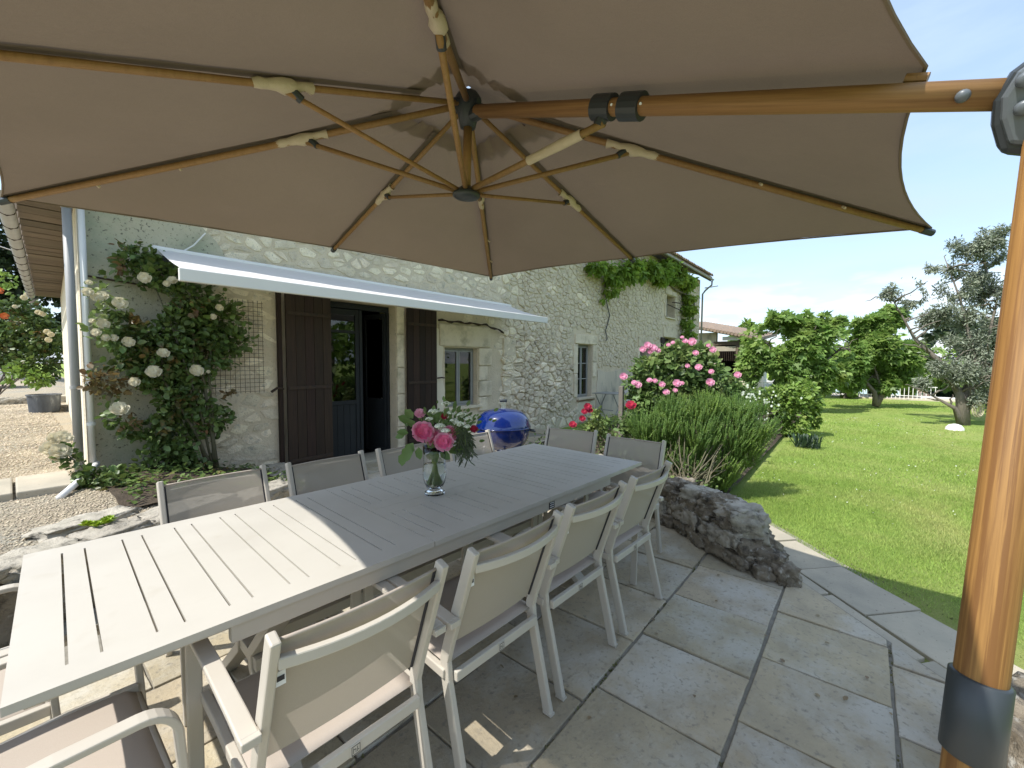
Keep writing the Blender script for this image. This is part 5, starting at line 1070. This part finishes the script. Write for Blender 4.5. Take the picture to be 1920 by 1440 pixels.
# white flowering shrub, low green shrub, others
wr = bush('white_rose_bush', 'spreading shrub rose with small white flowers between rosemary and fig tree', 'rose bush', (9.2, 2.2, 0), [pb_(*q, 8.6) for q in ((1370, 755, 26), (1405, 745, 28), (1440, 755, 24), (1385, 780, 26), (1425, 785, 26), (1350, 740, 18), (1460, 770, 16))], 4200, .06, lf_pink, 7, .012, scale=1.8, cut=-.15)
wfm = MB()
for _ in range(90):
    px, py = random.gauss(1395, 34), random.gauss(752, 17); q = at_depth(px, py, 8.15+random.uniform(-.1, .2)); s = random.uniform(.014, .03)
    wfm.add([q+rt*s*math.cos(a)+up*s*math.sin(a)-fw*random.uniform(0, .006) for a in (0, 1.25, 2.5, 3.77, 5.0)], [(0, 1, 2, 3, 4)])
obj('white_flowers', wfm, m_whitefl, wr)['kind'] = 'stuff'
bush('round_shrub', 'dense bright green shrub at the lawn edge in front of the fig tree', 'shrub', (10.6, 1.55, -.1), [pb_(*q, 9.3) for q in ((1485, 755, 36), (1455, 765, 30), (1515, 760, 26), (1490, 795, 30), (1465, 735, 22), (1510, 735, 22), (1475, 810, 20), (1525, 790, 14), (1440, 745, 18), (1430, 785, 26), (1505, 812, 20), (1455, 800, 24), (1410, 760, 18))], 9500, .075, lf_shrub, 6, .014, scale=1.8, cut=-.16)
P_ = []; D_ = []; N_ = []; c_ = at_z(1515, 838, -.1)
for i in range(70): a = random.uniform(0, 2*PI); P_.append(c_+Vector((random.uniform(-.15, .15), random.uniform(-.2, .2), 0))); D_.append((math.cos(a)*.7, math.sin(a)*.7, random.uniform(.5, 1.4))); N_.append((-math.cos(a), -math.sin(a), .6))
sp_ = leaves('strap_leaves', np.array(P_), np.array(D_, float), np.array(N_, float), np.full(70, .42), leafm('strap_leaf', (.07, .11, .06), (.04, .07, .04)), None, 'blade', .45)
tag(sp_, 'tuft of blue-green strap leaves at the foot of the round shrub', 'plant', kind='stuff')

# wisteria over the far end of the front
wi = empty('wisteria', (18.4, 5.6, 0), 'bright green wisteria climbing the far end of the farmhouse and along its eave', 'wisteria')
bl = []
for px, py, r in ((1118, 500, 9), (1135, 503, 10), (1160, 508, 16), (1150, 525, 9), (1147, 545, 6), (1165, 530, 10), (1190, 500, 16), (1205, 515, 12), (1222, 503, 18), (1245, 505, 20), (1262, 500, 18), (1240, 522, 12), (1275, 515, 18), (1290, 530, 16), (1262, 528, 12), (1294, 555, 13), (1292, 580, 11), (1290, 605, 10), (1291, 630, 10), (1290, 650, 9), (1300, 560, 8), (1180, 520, 8), (1140, 560, 4)):
    p = at_y(px, py, 5.42); rr = r*(p-CAM).dot(fw)/FPX; bl.append((p.x, p.y, p.z, rr*1.5, .24, rr*.85))
crown('foliage', bl, 9000, .17, lf_wist, wi, scale=1.3, cut=-.2, shell=.35, droop=-.9, asp=.62)
tk = MB(); branch(tk, (18.5, 5.58, 0), (18.4, 5.55, 4.2), .07, .04, 8, .02); branch(tk, (18.4, 5.55, 4.2), (10.4, 5.55, 4.55), .04, .015, 12, .015); obj('trunk', tk, m_bark, wi, smooth=True)

# bistro table by the wall
bt = empty('folding_bistro_table', (9.9, 5.1, 0), 'small grey folding metal bistro table against the grey rendered wall', 'table')
q = Vector((9.95, 5.0, .0)); obj('table_top', MB().b2((9.6, 4.7, .70), (10.3, 5.35, .72)), m_winpaint, bt, bevel=.005)
for y in (4.78, 5.28): obj('leg', MB().tube([(9.65, y, .70), (10.22, y, .02)], .012, 6), m_winpaint, bt); obj('leg', MB().tube([(10.25, y, .70), (9.68, y, .02)], .012, 6), m_winpaint, bt)
obj('brace', MB().tube([(9.66, 4.78, .3), (9.66, 5.28, .3)], .01, 6), m_winpaint, bt)
cb = empty('folding_chair', (10.9, 4.8, 0), 'white folding metal chair beside the bistro table', 'chair')
obj('seat', MB().b2((10.75, 4.6, .44), (11.15, 5.0, .46)), m_white, cb, bevel=.005); obj('backrest', MB().b2((10.74, 4.6, .66), (10.77, 5.0, .86)), m_white, cb, bevel=.005)
for y in (4.62, 4.98): obj('leg', MB().tube([(10.74, y, .86), (11.12, y, .02)], .011, 6), m_white, cb); obj('leg', MB().tube([(11.13, y, .44), (10.76, y, .02)], .011, 6), m_white, cb)

# ================================================================== GARDEN BEYOND
def tree(name, label, base_, blobs_, n, size, mat, limbs, tr=.14, grp=None, **kw):
    e = empty(name, base_, label, 'tree', grp); crown('crown', blobs_, n, size, mat, e, **kw); m_ = MB(); fork = None
    for i, lm_ in enumerate(limbs):
        pts = [Vector(base_)]+[Vector(p) for p in lm_]; N__ = len(pts); m_.tube(pts, [tr*((1-i_/(N__-1))**1.5*.92+.07) for i_ in range(N__)], 8)
        for k_ in range(2, N__):
            for _ in range(4):
                a = pts[k_-1].lerp(pts[k_], random.random()); branch(m_, a, a+Vector((random.uniform(-1, 1), random.uniform(-1, 1), random.uniform(-.1, .9)))*tr*5, tr*.22, tr*.05, 4, .1, 5)
    obj('trunk', m_, m_bark, e, smooth=True); return e
D = at_depth
tree('fig_tree', 'spreading bright green fig tree standing left of the pool, nearest the outbuilding', tuple(D(1485, 771, 13.6)), [pb_(*q, 13.6) for q in ((1430, 640, 34), (1470, 615, 28), (1500, 650, 40), (1440, 680, 34), (1545, 640, 36), (1480, 700, 36), (1540, 690, 34), (1410, 665, 20), (1520, 615, 22), (1565, 610, 16), (1420, 705, 20), (1575, 655, 26), (1565, 700, 26), (1510, 592, 8), (1545, 596, 8), (1580, 600, 8), (1425, 735, 24), (1470, 730, 24), (1540, 725, 16), (1400, 690, 18), (1490, 620, 26), (1450, 600, 12))], 15000, .19, lf_fig, [[D(1490, 715, 13.6), D(1500, 670, 13.6), D(1520, 630, 13.4)], [D(1478, 720, 13.6), D(1450, 680, 13.6), D(1440, 640, 13.6)], [D(1495, 720, 13.6), D(1545, 680, 13.6), D(1580, 650, 13.6)]], .12, 'fig trees', shape='fig', scale=1.1, cut=-.08, shell=.3, droop=-.5, up_=.8)
tree('fig_tree', 'dark green lobed-leaf fig tree in front of the pool, right of the first', tuple(D(1642, 761, 15.2)), [pb_(*q, 15.2) for q in ((1610, 640, 34), (1650, 610, 24), (1680, 595, 18), (1600, 680, 36), (1650, 660, 36), (1690, 670, 30), (1640, 700, 30), (1700, 700, 22), (1720, 685, 16), (1590, 625, 20), (1665, 580, 9), (1570, 700, 24), (1610, 605, 9), (1635, 600, 9), (1695, 580, 8), (1660, 720, 20), (1600, 715, 20), (1625, 625, 26), (1710, 660, 22), (1735, 700, 14), (1560, 640, 20), (1740, 680, 14), (1715, 715, 14), (1665, 595, 16), (1630, 618, 16))], 17000, .20, lf_fig, [[D(1655, 735, 15.2), D(1640, 690, 15.2), D(1670, 600, 15.2)], [D(1640, 735, 15.2), D(1600, 690, 15.2), D(1590, 640, 15.2)], [D(1660, 735, 15.2), D(1700, 690, 15.2)]], .11, 'fig trees', shape='fig', scale=1.0, cut=-.08, shell=.3, droop=-.5, up_=.8)
for px, py, s, dp_ in ((1542, 592, 9, 13.2), (1577, 592, 10, 13.4), (1610, 600, 8, 14), (1500, 600, 7, 13.3)): pass
eu = [pb_(*q) for q in ((1775, 545, 22, 11.5), (1740, 600, 18, 11.6), (1790, 505, 18, 11.4), (1710, 565, 16, 11.8), (1880, 730, 26, 11), (1745, 650, 18, 11.4), (1790, 470, 26, 11.4), (1760, 478, 18, 11.4), (1840, 460, 30, 11.2), (1880, 445, 24, 11), (1750, 500, 14, 11.4), (1830, 510, 26, 11.4), (1870, 500, 24, 11.4), (1800, 540, 28, 11.5), (1850, 550, 30, 11.5), (1700, 545, 24, 11.8), (1665, 548, 16, 11.8), (1725, 555, 14, 11.8), (1770, 590, 26, 11.4), (1820, 600, 30, 11.4), (1870, 600, 26, 11.4), (1840, 650, 36, 11.2), (1790, 650, 26, 11.2), (1800, 700, 30, 11), (1850, 710, 30, 11), (1760, 690, 18, 11), (1730, 720, 14, 11), (1880, 660, 24, 11), (1905, 560, 30, 11), (1910, 470, 26, 11), (1820, 745, 20, 11), (1860, 750, 22, 11.2))]
tree('olive_tree', 'tall grey-green tree with airy crown and twisting limbs at the right of the lawn', (16.0, -2.05, -.12), eu, 64000, .075, lf_euc, [[D(1802, 770, 11.1), D(1815, 720, 11.1), D(1850, 650, 11.2), D(1870, 560, 11.3), D(1840, 480, 11.4)], [D(1800, 740, 11.1), D(1770, 685, 11.3), D(1715, 635, 11.6), D(1690, 590, 11.7), D(1668, 552, 11.8)], [D(1808, 740, 11.1), D(1830, 680, 11.2), D(1800, 560, 11.4), D(1770, 480, 11.4)], [D(1812, 745, 11.1), D(1870, 680, 11), D(1900, 560, 11)], [D(1790, 765, 11.1), D(1735, 735, 11)], [D(1715, 635, 11.6), D(1722, 610, 11.6), D(1760, 590, 11.5)]][:5], .13, scale=1.9, cut=-.08, shell=.15, asp=.5)
ls = MB(); branch(ls, D(1716, 636, 11.6), D(1790, 585, 11.5), .035, .012, 6, .07); branch(ls, D(1855, 570, 11.3), D(1780, 590, 11.5), .03, .01, 6, .06); branch(ls, D(1850, 520, 11.3), D(1770, 500, 11.4), .03, .01, 6, .06)
obj('limb', ls, m_bark, [o for o in COL.objects if o.name == 'olive_tree'][0], smooth=True)
hs = MB(); hc = D(1829, 768, 10.9)
for i in range(6): rr = .17+.02*math.sin(i*2); hs.tube([hc+rt*(rr*.55*math.cos(a*PI/12)+.012*i)+up*(rr*math.sin(a*PI/12))-fw*.012*i for a in range(25)], .011, 6)
tag(obj('garden_hose', hs, m_twine), 'coiled beige garden hose hanging beside the grey tree trunk', 'hose')
tag(obj('white_lawn_stone', MB().lathe([(.17, 0), (.16, .06), (.11, .12), (.04, .145), (0, .15)], at_z(1790, 806, -.11), 14), m_white, smooth=True), 'small white dome lying on the lawn before the grey tree', 'lawn light')
def mass(name, label, cat, base_, blobs_, n, size, mat, grp=None, **kw): 
    e = empty(name, base_, label, cat, grp); crown('crown', blobs_, n, size, mat, e, **kw); m_ = MB(); b_ = blobs_[0]; m_.tube([base_, (b_[0], b_[1], b_[2])], [.18, .08], 7); obj('trunk', m_, m_bark, e); return e
mass('evergreen_tree', 'dark broad evergreen behind the grey tree at the right edge of the garden', 'tree', (24, -5.2, -.12), [pb_(*q, 20) for q in ((1790, 650, 46), (1740, 670, 36), (1840, 655, 50), (1880, 680, 50), (1720, 700, 28), (1790, 710, 44), (1850, 725, 40), (1905, 640, 50), (1930, 720, 60))], 7000, .30, lf_dark, shell=.5, scale=.5)
mass('distant_tree', 'small round green tree beyond the outbuilding roof', 'tree', (34, 11.5, -.12), [pb_(*q, 33) for q in ((1400, 628, 20), (1388, 640, 16), (1415, 640, 16), (1400, 610, 10))], 1400, .34, lf_shrub, scale=.5)
for i, (px, lab) in enumerate(((1590, 'dark clipped shrub before the pool fence, left'), (1645, 'dark clipped shrub before the pool fence, middle'), (1700, 'low clipped shrub before the pool fence, right'))):
    mass('clipped_shrub', lab, 'shrub', tuple(at_z(px, 747, -.12)), [pb_(px, 732, 16 if i == 0 else 11, 19.5)], 900, .13, lf_shrub if i != 1 else lf_dark, 'clipped shrubs by the pool', scale=1, shell=.6)
mass('hedge', 'broad mid green hedge closing the garden behind the two fig trees', 'hedge', tuple(D(1600, 735, 19)), [pb_(*q, 19.5) for q in ((1420, 665, 30), (1460, 690, 30), (1520, 670, 32), (1575, 680, 30), (1620, 675, 34), (1680, 680, 34), (1735, 690, 30), (1500, 710, 24), (1560, 715, 18), (1780, 700, 30))], 9000, .24, lf_shrub, scale=.7, cut=-.2, shell=.45)
# pool, coping, fence and pink wall
def V3(px, py, dep): return D(px, py, dep)
tag(obj('pool_terrace', MB().b2((25.4, -9, -.13), (37, 3.5, -.06)), m_greyrender), kind='structure')
tag(obj('pool_water', MB().b2((27.2, -6, -.055), (36, 4.5, -.045)), m_water), kind='structure')
cpn = tag(obj('pool_coping', MB().b2((26.8, -6.4, -.058), (27.2, 4.9, -.02)).b2((36, -6.4, -.058), (36.4, 4.9, -.02)), m_white), kind='structure')
fe = empty('pool_fence', (25.6, 0, -.1), 'white slatted safety fence along the pool edge of the lawn', 'fence')
for i in range(60): y = -2.4+i*.14; obj('picket', MB().b2((25.6, y, -.1), (25.62, y+.022, .50)), m_white, fe)
obj('rail', MB().b2((25.621, -2.45, .46), (25.65, 5.9, .49)), m_white, fe); obj('rail', MB().b2((25.621, -2.45, .05), (25.65, 5.9, .08)), m_white, fe)
pw = tag(obj('pink_garden_wall', MB().b2((30.5, -6.5, -.1), (31, -2.2, .62)), m_pinkwall, bevel=.02), 'low pinkish brick wall beyond the pool at the right', 'wall')
tag(obj('white_garden_wall', MB().b2((30.6, -2.1, -.1), (31, 5, .5)), m_white, bevel=.02), 'low white wall behind the pool, left of the pink wall', 'wall')
# outbuilding at the far end of the house, its open front towards the lawn
ob = empty('outbuilding', (24, 5.6, 0), 'small stone outbuilding with mossy tiled roof beyond the farmhouse', 'outbuilding')
obj('stone_wall', MB().b2((24, 6.05, -.1), (24.3, 7.6, 3.1)).b2((24.301, 7.3, -.1), (28, 7.6, 3.1)), m_greyrender, ob)
obj('side_wall', MB().b2((24, 4.3, -.1), (24.3, 4.95, 2.45)).b2((24.301, 4.3, -.1), (28, 4.6, 2.45)), m_plaster, ob)
obj('rear_wall', MB().b2((27.9, 4.61, -.1), (28.2, 7.29, 2.6)), m_black, ob)
rr_ = MB(); rr_.add([(23.6, 3.95, 2.62), (23.6, 7.9, 3.55), (28.5, 7.9, 4.0), (28.5, 3.95, 3.1)], [(0, 1, 2, 3)]); orf = obj('roof', rr_, m_tile_roof, ob, solid=.08)
for i in range(24):
    t = (i+.5)/24; m_ = MB(); p0 = Vector((23.5, 3.95, 2.68)).lerp(Vector((23.5, 7.9, 3.61)), t); p1 = Vector((28.5, 3.95, 3.16)).lerp(Vector((28.5, 7.9, 4.06)), t); m_.tube([p0, p1], .085, 6); obj('roof_tile', m_, m_tile_roof, orf)
obj('beam', MB().b2((23.92, 4.9, 2.42), (24.05, 6.15, 2.62)), m_rafter, ob, bevel=.01)
obj('post', MB().b2((23.9, 4.96, -.1), (24.04, 5.08, 2.41)), m_rafter, ob)
for i in range(10): obj('balustrade_bar', MB().b2((23.96, 5.15+i*.09, 1.6), (23.98, 5.17+i*.09, 2.1)), m_iron, ob)
obj('panel', MB().b2((23.95, 5.1, 2.11), (23.99, 6.04, 2.36)), m_pathslab, ob); obj('skylight', MB().b2((23.8, 4.9, 2.66), (23.85, 5.7, 2.85)), m_white, ob)
# low plants filling the beds, and the far woods
P_, d__ = [], []
for _ in range(9000):
    x, y = random.uniform(3.95, 14), random.uniform(1.05, 4.4)
    if y < 1.1+.02*x or (x < 4.7 and y < 1.5): continue
    k_ = noise.noise(Vector((x*.9, y*.9, 5))); P_.append((x, y, random.uniform(.0, .16+.34*max(0, k_+.25)))); d__.append((random.gauss(0, 1), random.gauss(0, 1), random.uniform(.1, 1)))
P_ = np.array(P_); d__ = np.array(d__); gc = leaves('ground_cover', P_, d__, d__[:, ::-1]*.3+np.array([0, 0, 1.]), .05*(.6+.8*RNG.random(len(P_))), lf_pink); tag(gc, 'low mixed leafy ground cover in the bed in front of the house', 'plants', kind='stuff')
P_ = []; d__ = []
for _ in range(900):
    x, y = random.uniform(.55, 1.95), random.uniform(4.25, 5.45); P_.append((x, y, gravel_z(x, y)+random.uniform(.02, .12))); d__.append((random.gauss(0, 1), random.gauss(0, 1), random.uniform(-.1, .6)))
P_ = np.array(P_); d__ = np.array(d__); gc = leaves('leaf_litter', P_, d__, d__[:, ::-1]*.3+np.array([0, 0, 1.]), .045*(.6+.8*RNG.random(len(P_))), lf_rose); tag(gc, 'leaf litter and low weeds under the climbing rose', 'plants', kind='stuff')
bl = [(95+random.uniform(-8, 8), -75+i*6.0, 1.5, 5, 5, random.uniform(3.2, 6.5)) for i in range(27)]
fw_ = crown('far_woods', bl, 9000, .9, lf_shrub, None, scale=.15, cut=-.5, shell=.5); tag(fw_, 'low band of distant woods on the horizon beyond the pool', 'woods', kind='stuff')

# left background: flowering shrub, tub, kerb, car, dark trees
lb_ = bush('mixed_rose_shrub', 'big rose shrub with orange and cream blooms beyond the gravel at the left', 'rose bush', (-.3, 16.6, .5), [pb_(*q, 10.6) for q in ((20, 600, 34), (55, 620, 36), (90, 640, 26), (20, 660, 34), (70, 680, 34), (-20, 640, 40), (105, 670, 16), (40, 580, 24), (75, 595, 18), (90, 705, 16))], 5500, .10, lf_rose, 7, .02, scale=1.2, cut=-.15)
for px, py, r, me in ((0, 545, 5, BO), (8, 592, 5, BO), (72, 586, 4, BW), (80, 588, 4, BW), (45, 558, 4, BW), (88, 622, 4, BW), (95, 627, 4, BW), (90, 637, 4, BW), (52, 553, 4, BW), (28, 575, 3, BW)): q = at_depth(px, py, 10.0); bloom(me, q, r*10/FPX*1.2, (CAM-q).normalized(), lb_)
crown('fresh_shoots', [pb_(10, 525, 16, 10.4), pb_(30, 540, 12, 10.4), pb_(40, 700, 22, 10.2), pb_(70, 712, 16, 10.2)], 500, .11, lf_shrub, lb_)['kind'] = 'stuff'
pt = empty('planter_tub', (.46, 12.6, .46), 'weathered dark painted round tub standing on the gravel by the wall', 'planter')
obj('tub', MB().lathe([(0, .0), (.20, 0), (.215, .02), (.235, .34), (.25, .345), (.25, .37), (.215, .37), (.205, .30), (0, .29)], (.42, 12.6, .455), 28), m_pot, pt, smooth=False)
obj('soil', MB().lathe([(.205, .31), (0, .32)], (.42, 12.6, .455), 20), m_soil, pt)
kb_ = empty('kerb_stones', (-.6, 15.4, .45), 'rough grey kerb stones edging the shrub bed behind the gravel', 'kerb')
for i in range(7): rock_mesh('stone', (-1.9+i*.46, 15.3-.07*i, .55), (.48, .26, .2), 200+i, .2, random.uniform(-.1, .1), parent=kb_)
rock_mesh('stone', (.75, 12.9, .5), (.5, .3, .16), 300, .25, .2, parent=kb_)
for i, (bx_, lab) in enumerate((([(-40, 470, 110), (40, 440, 70), (-80, 560, 90), (30, 500, 60)], 'tall dark evergreen tree at the far left, nearer'), ([(95, 520, 60), (70, 560, 50), (120, 470, 60), (60, 610, 50), (0, 590, 60), (110, 620, 40)], 'dark leafy tree behind the rose shrub at the left'))):
    mass('dark_tree', lab, 'tree', (-6+i*5, 27, .4), [pb_(*q, 19+i*2) for q in bx_], 6500, .26, lf_dark, 'dark trees at the left', scale=.5, shell=.5)
car = empty('parked_car', (-.9, 22.5, .6), 'white parked car mostly hidden behind the rose shrub', 'car')
obj('body', MB().b2((-4.2, 21.6, .85), (.2, 23.3, 1.42)), m_white, car, bevel=.12); obj('cabin', MB().b2((-3.4, 21.75, 1.43), (-.6, 23.15, 1.92)), m_dark, car, bevel=.15)
for x in (-3.4, -.6):
    for y in (21.62, 23.2): obj('wheel', MB().tube([(x, y-.05, .9), (x, y+.1, .9)], .31, 18), m_dark, car)
wl = at_depth(0, 460, 6.0); tag(obj('washing_line', MB().tube([D(-60, 452, 5.6), D(0, 462, 5.8), D(52, 479, 6.1)], .006, 5), m_white), 'thin pale line running to the gutter at the far left', 'line')
# garden and trees behind the photographer, seen only in the glass
for i in range(9):
    x = -9+i*3.4; mass('garden_tree', 'leafy garden tree on the far side of the terrace, opposite the house', 'tree', (x, -13-1.5*(i % 3), -.12), [(x, -13-1.5*(i % 3), 3.2, 2.3, 2, 2.6), (x+1, -13, 1.6, 2, 1.8, 1.8)], 1100, .42, lf_shrub, 'garden trees opposite the house', scale=.5, shell=.6)
rk = empty('garden_rocks', (1.9, -.9, 0), 'dark mossy rocks at the terrace edge right of the parasol mast', 'rocks')
q = at_z(1925, 1400, .15); rock_mesh('rock', (q.x, q.y-.05, .1), (.4, .35, .38), 401, .3, .4, parent=rk, mat=m_rock); rock_mesh('rock', (q.x-.3, q.y-.15, .05), (.35, .3, .25), 402, .3, 1.4, parent=rk, mat=m_rock)

# weeds and grit in the paving joints, a few fallen leaves
P_, d__ = [], []
for (y_, n_) in ((.9, 260), (.36, 260), (-.155, 180), (1.415, 120), (1.93, 80), (-.67, 60)):
    for _ in range(n_):
        x = random.uniform(.6, 4.3)
        if noise.noise(Vector((x*2.3, y_*7, 1))) < -.02 or (Vector((x, y_)).dot(Vector((EN.x, EN.y))) > ed-.02): continue
        P_.append((x, y_+random.uniform(-.006, .006), -.012)); d__.append((random.gauss(0, .6), random.gauss(0, .6), 1))
for _ in range(160):
    q = P_[0]; t_ = random.uniform(-3, 1.3); a_ = P_lw = Vector((E0[0]-ED.x*t_+EN.x*.755, E0[1]-ED.y*t_+EN.y*.755)); P_.append((a_.x, a_.y, -.11)); d__.append((random.gauss(0, .8), random.gauss(0, .8), 1))
P_ = np.array(P_); d__ = np.array(d__, float); jw = leaves('joint_weeds', P_, d__, d__[:, ::-1]+.1, .018*(.5+RNG.random(len(P_))), leafm('moss_weed', (.13, .15, .05), (.20, .17, .09)), None, 'blade', 2.5); tag(jw, 'tiny weeds and moss growing in the terrace joints', 'weeds', kind='stuff')
P_ = []; d__ = []
for _ in range(46): P_.append((random.uniform(1.2, 4.0), random.uniform(-.4, 1.3), .006)); d__.append((random.gauss(0, 1), random.gauss(0, 1), .05))
P_ = np.array([p for p in P_ if p[0]*EN.x+p[1]*EN.y < ed-.03]); d__ = np.array(d__[:len(P_)]); fl = leaves('fallen_leaves', P_, d__, np.tile([0, 0, 1.], (len(P_), 1)), .016+.014*RNG.random(len(P_)), leafm('dry_leaf', (.20, .13, .06), (.30, .24, .14), tr=.1)); tag(fl, 'small dry leaves and petals fallen on the paving', 'leaves', kind='stuff')
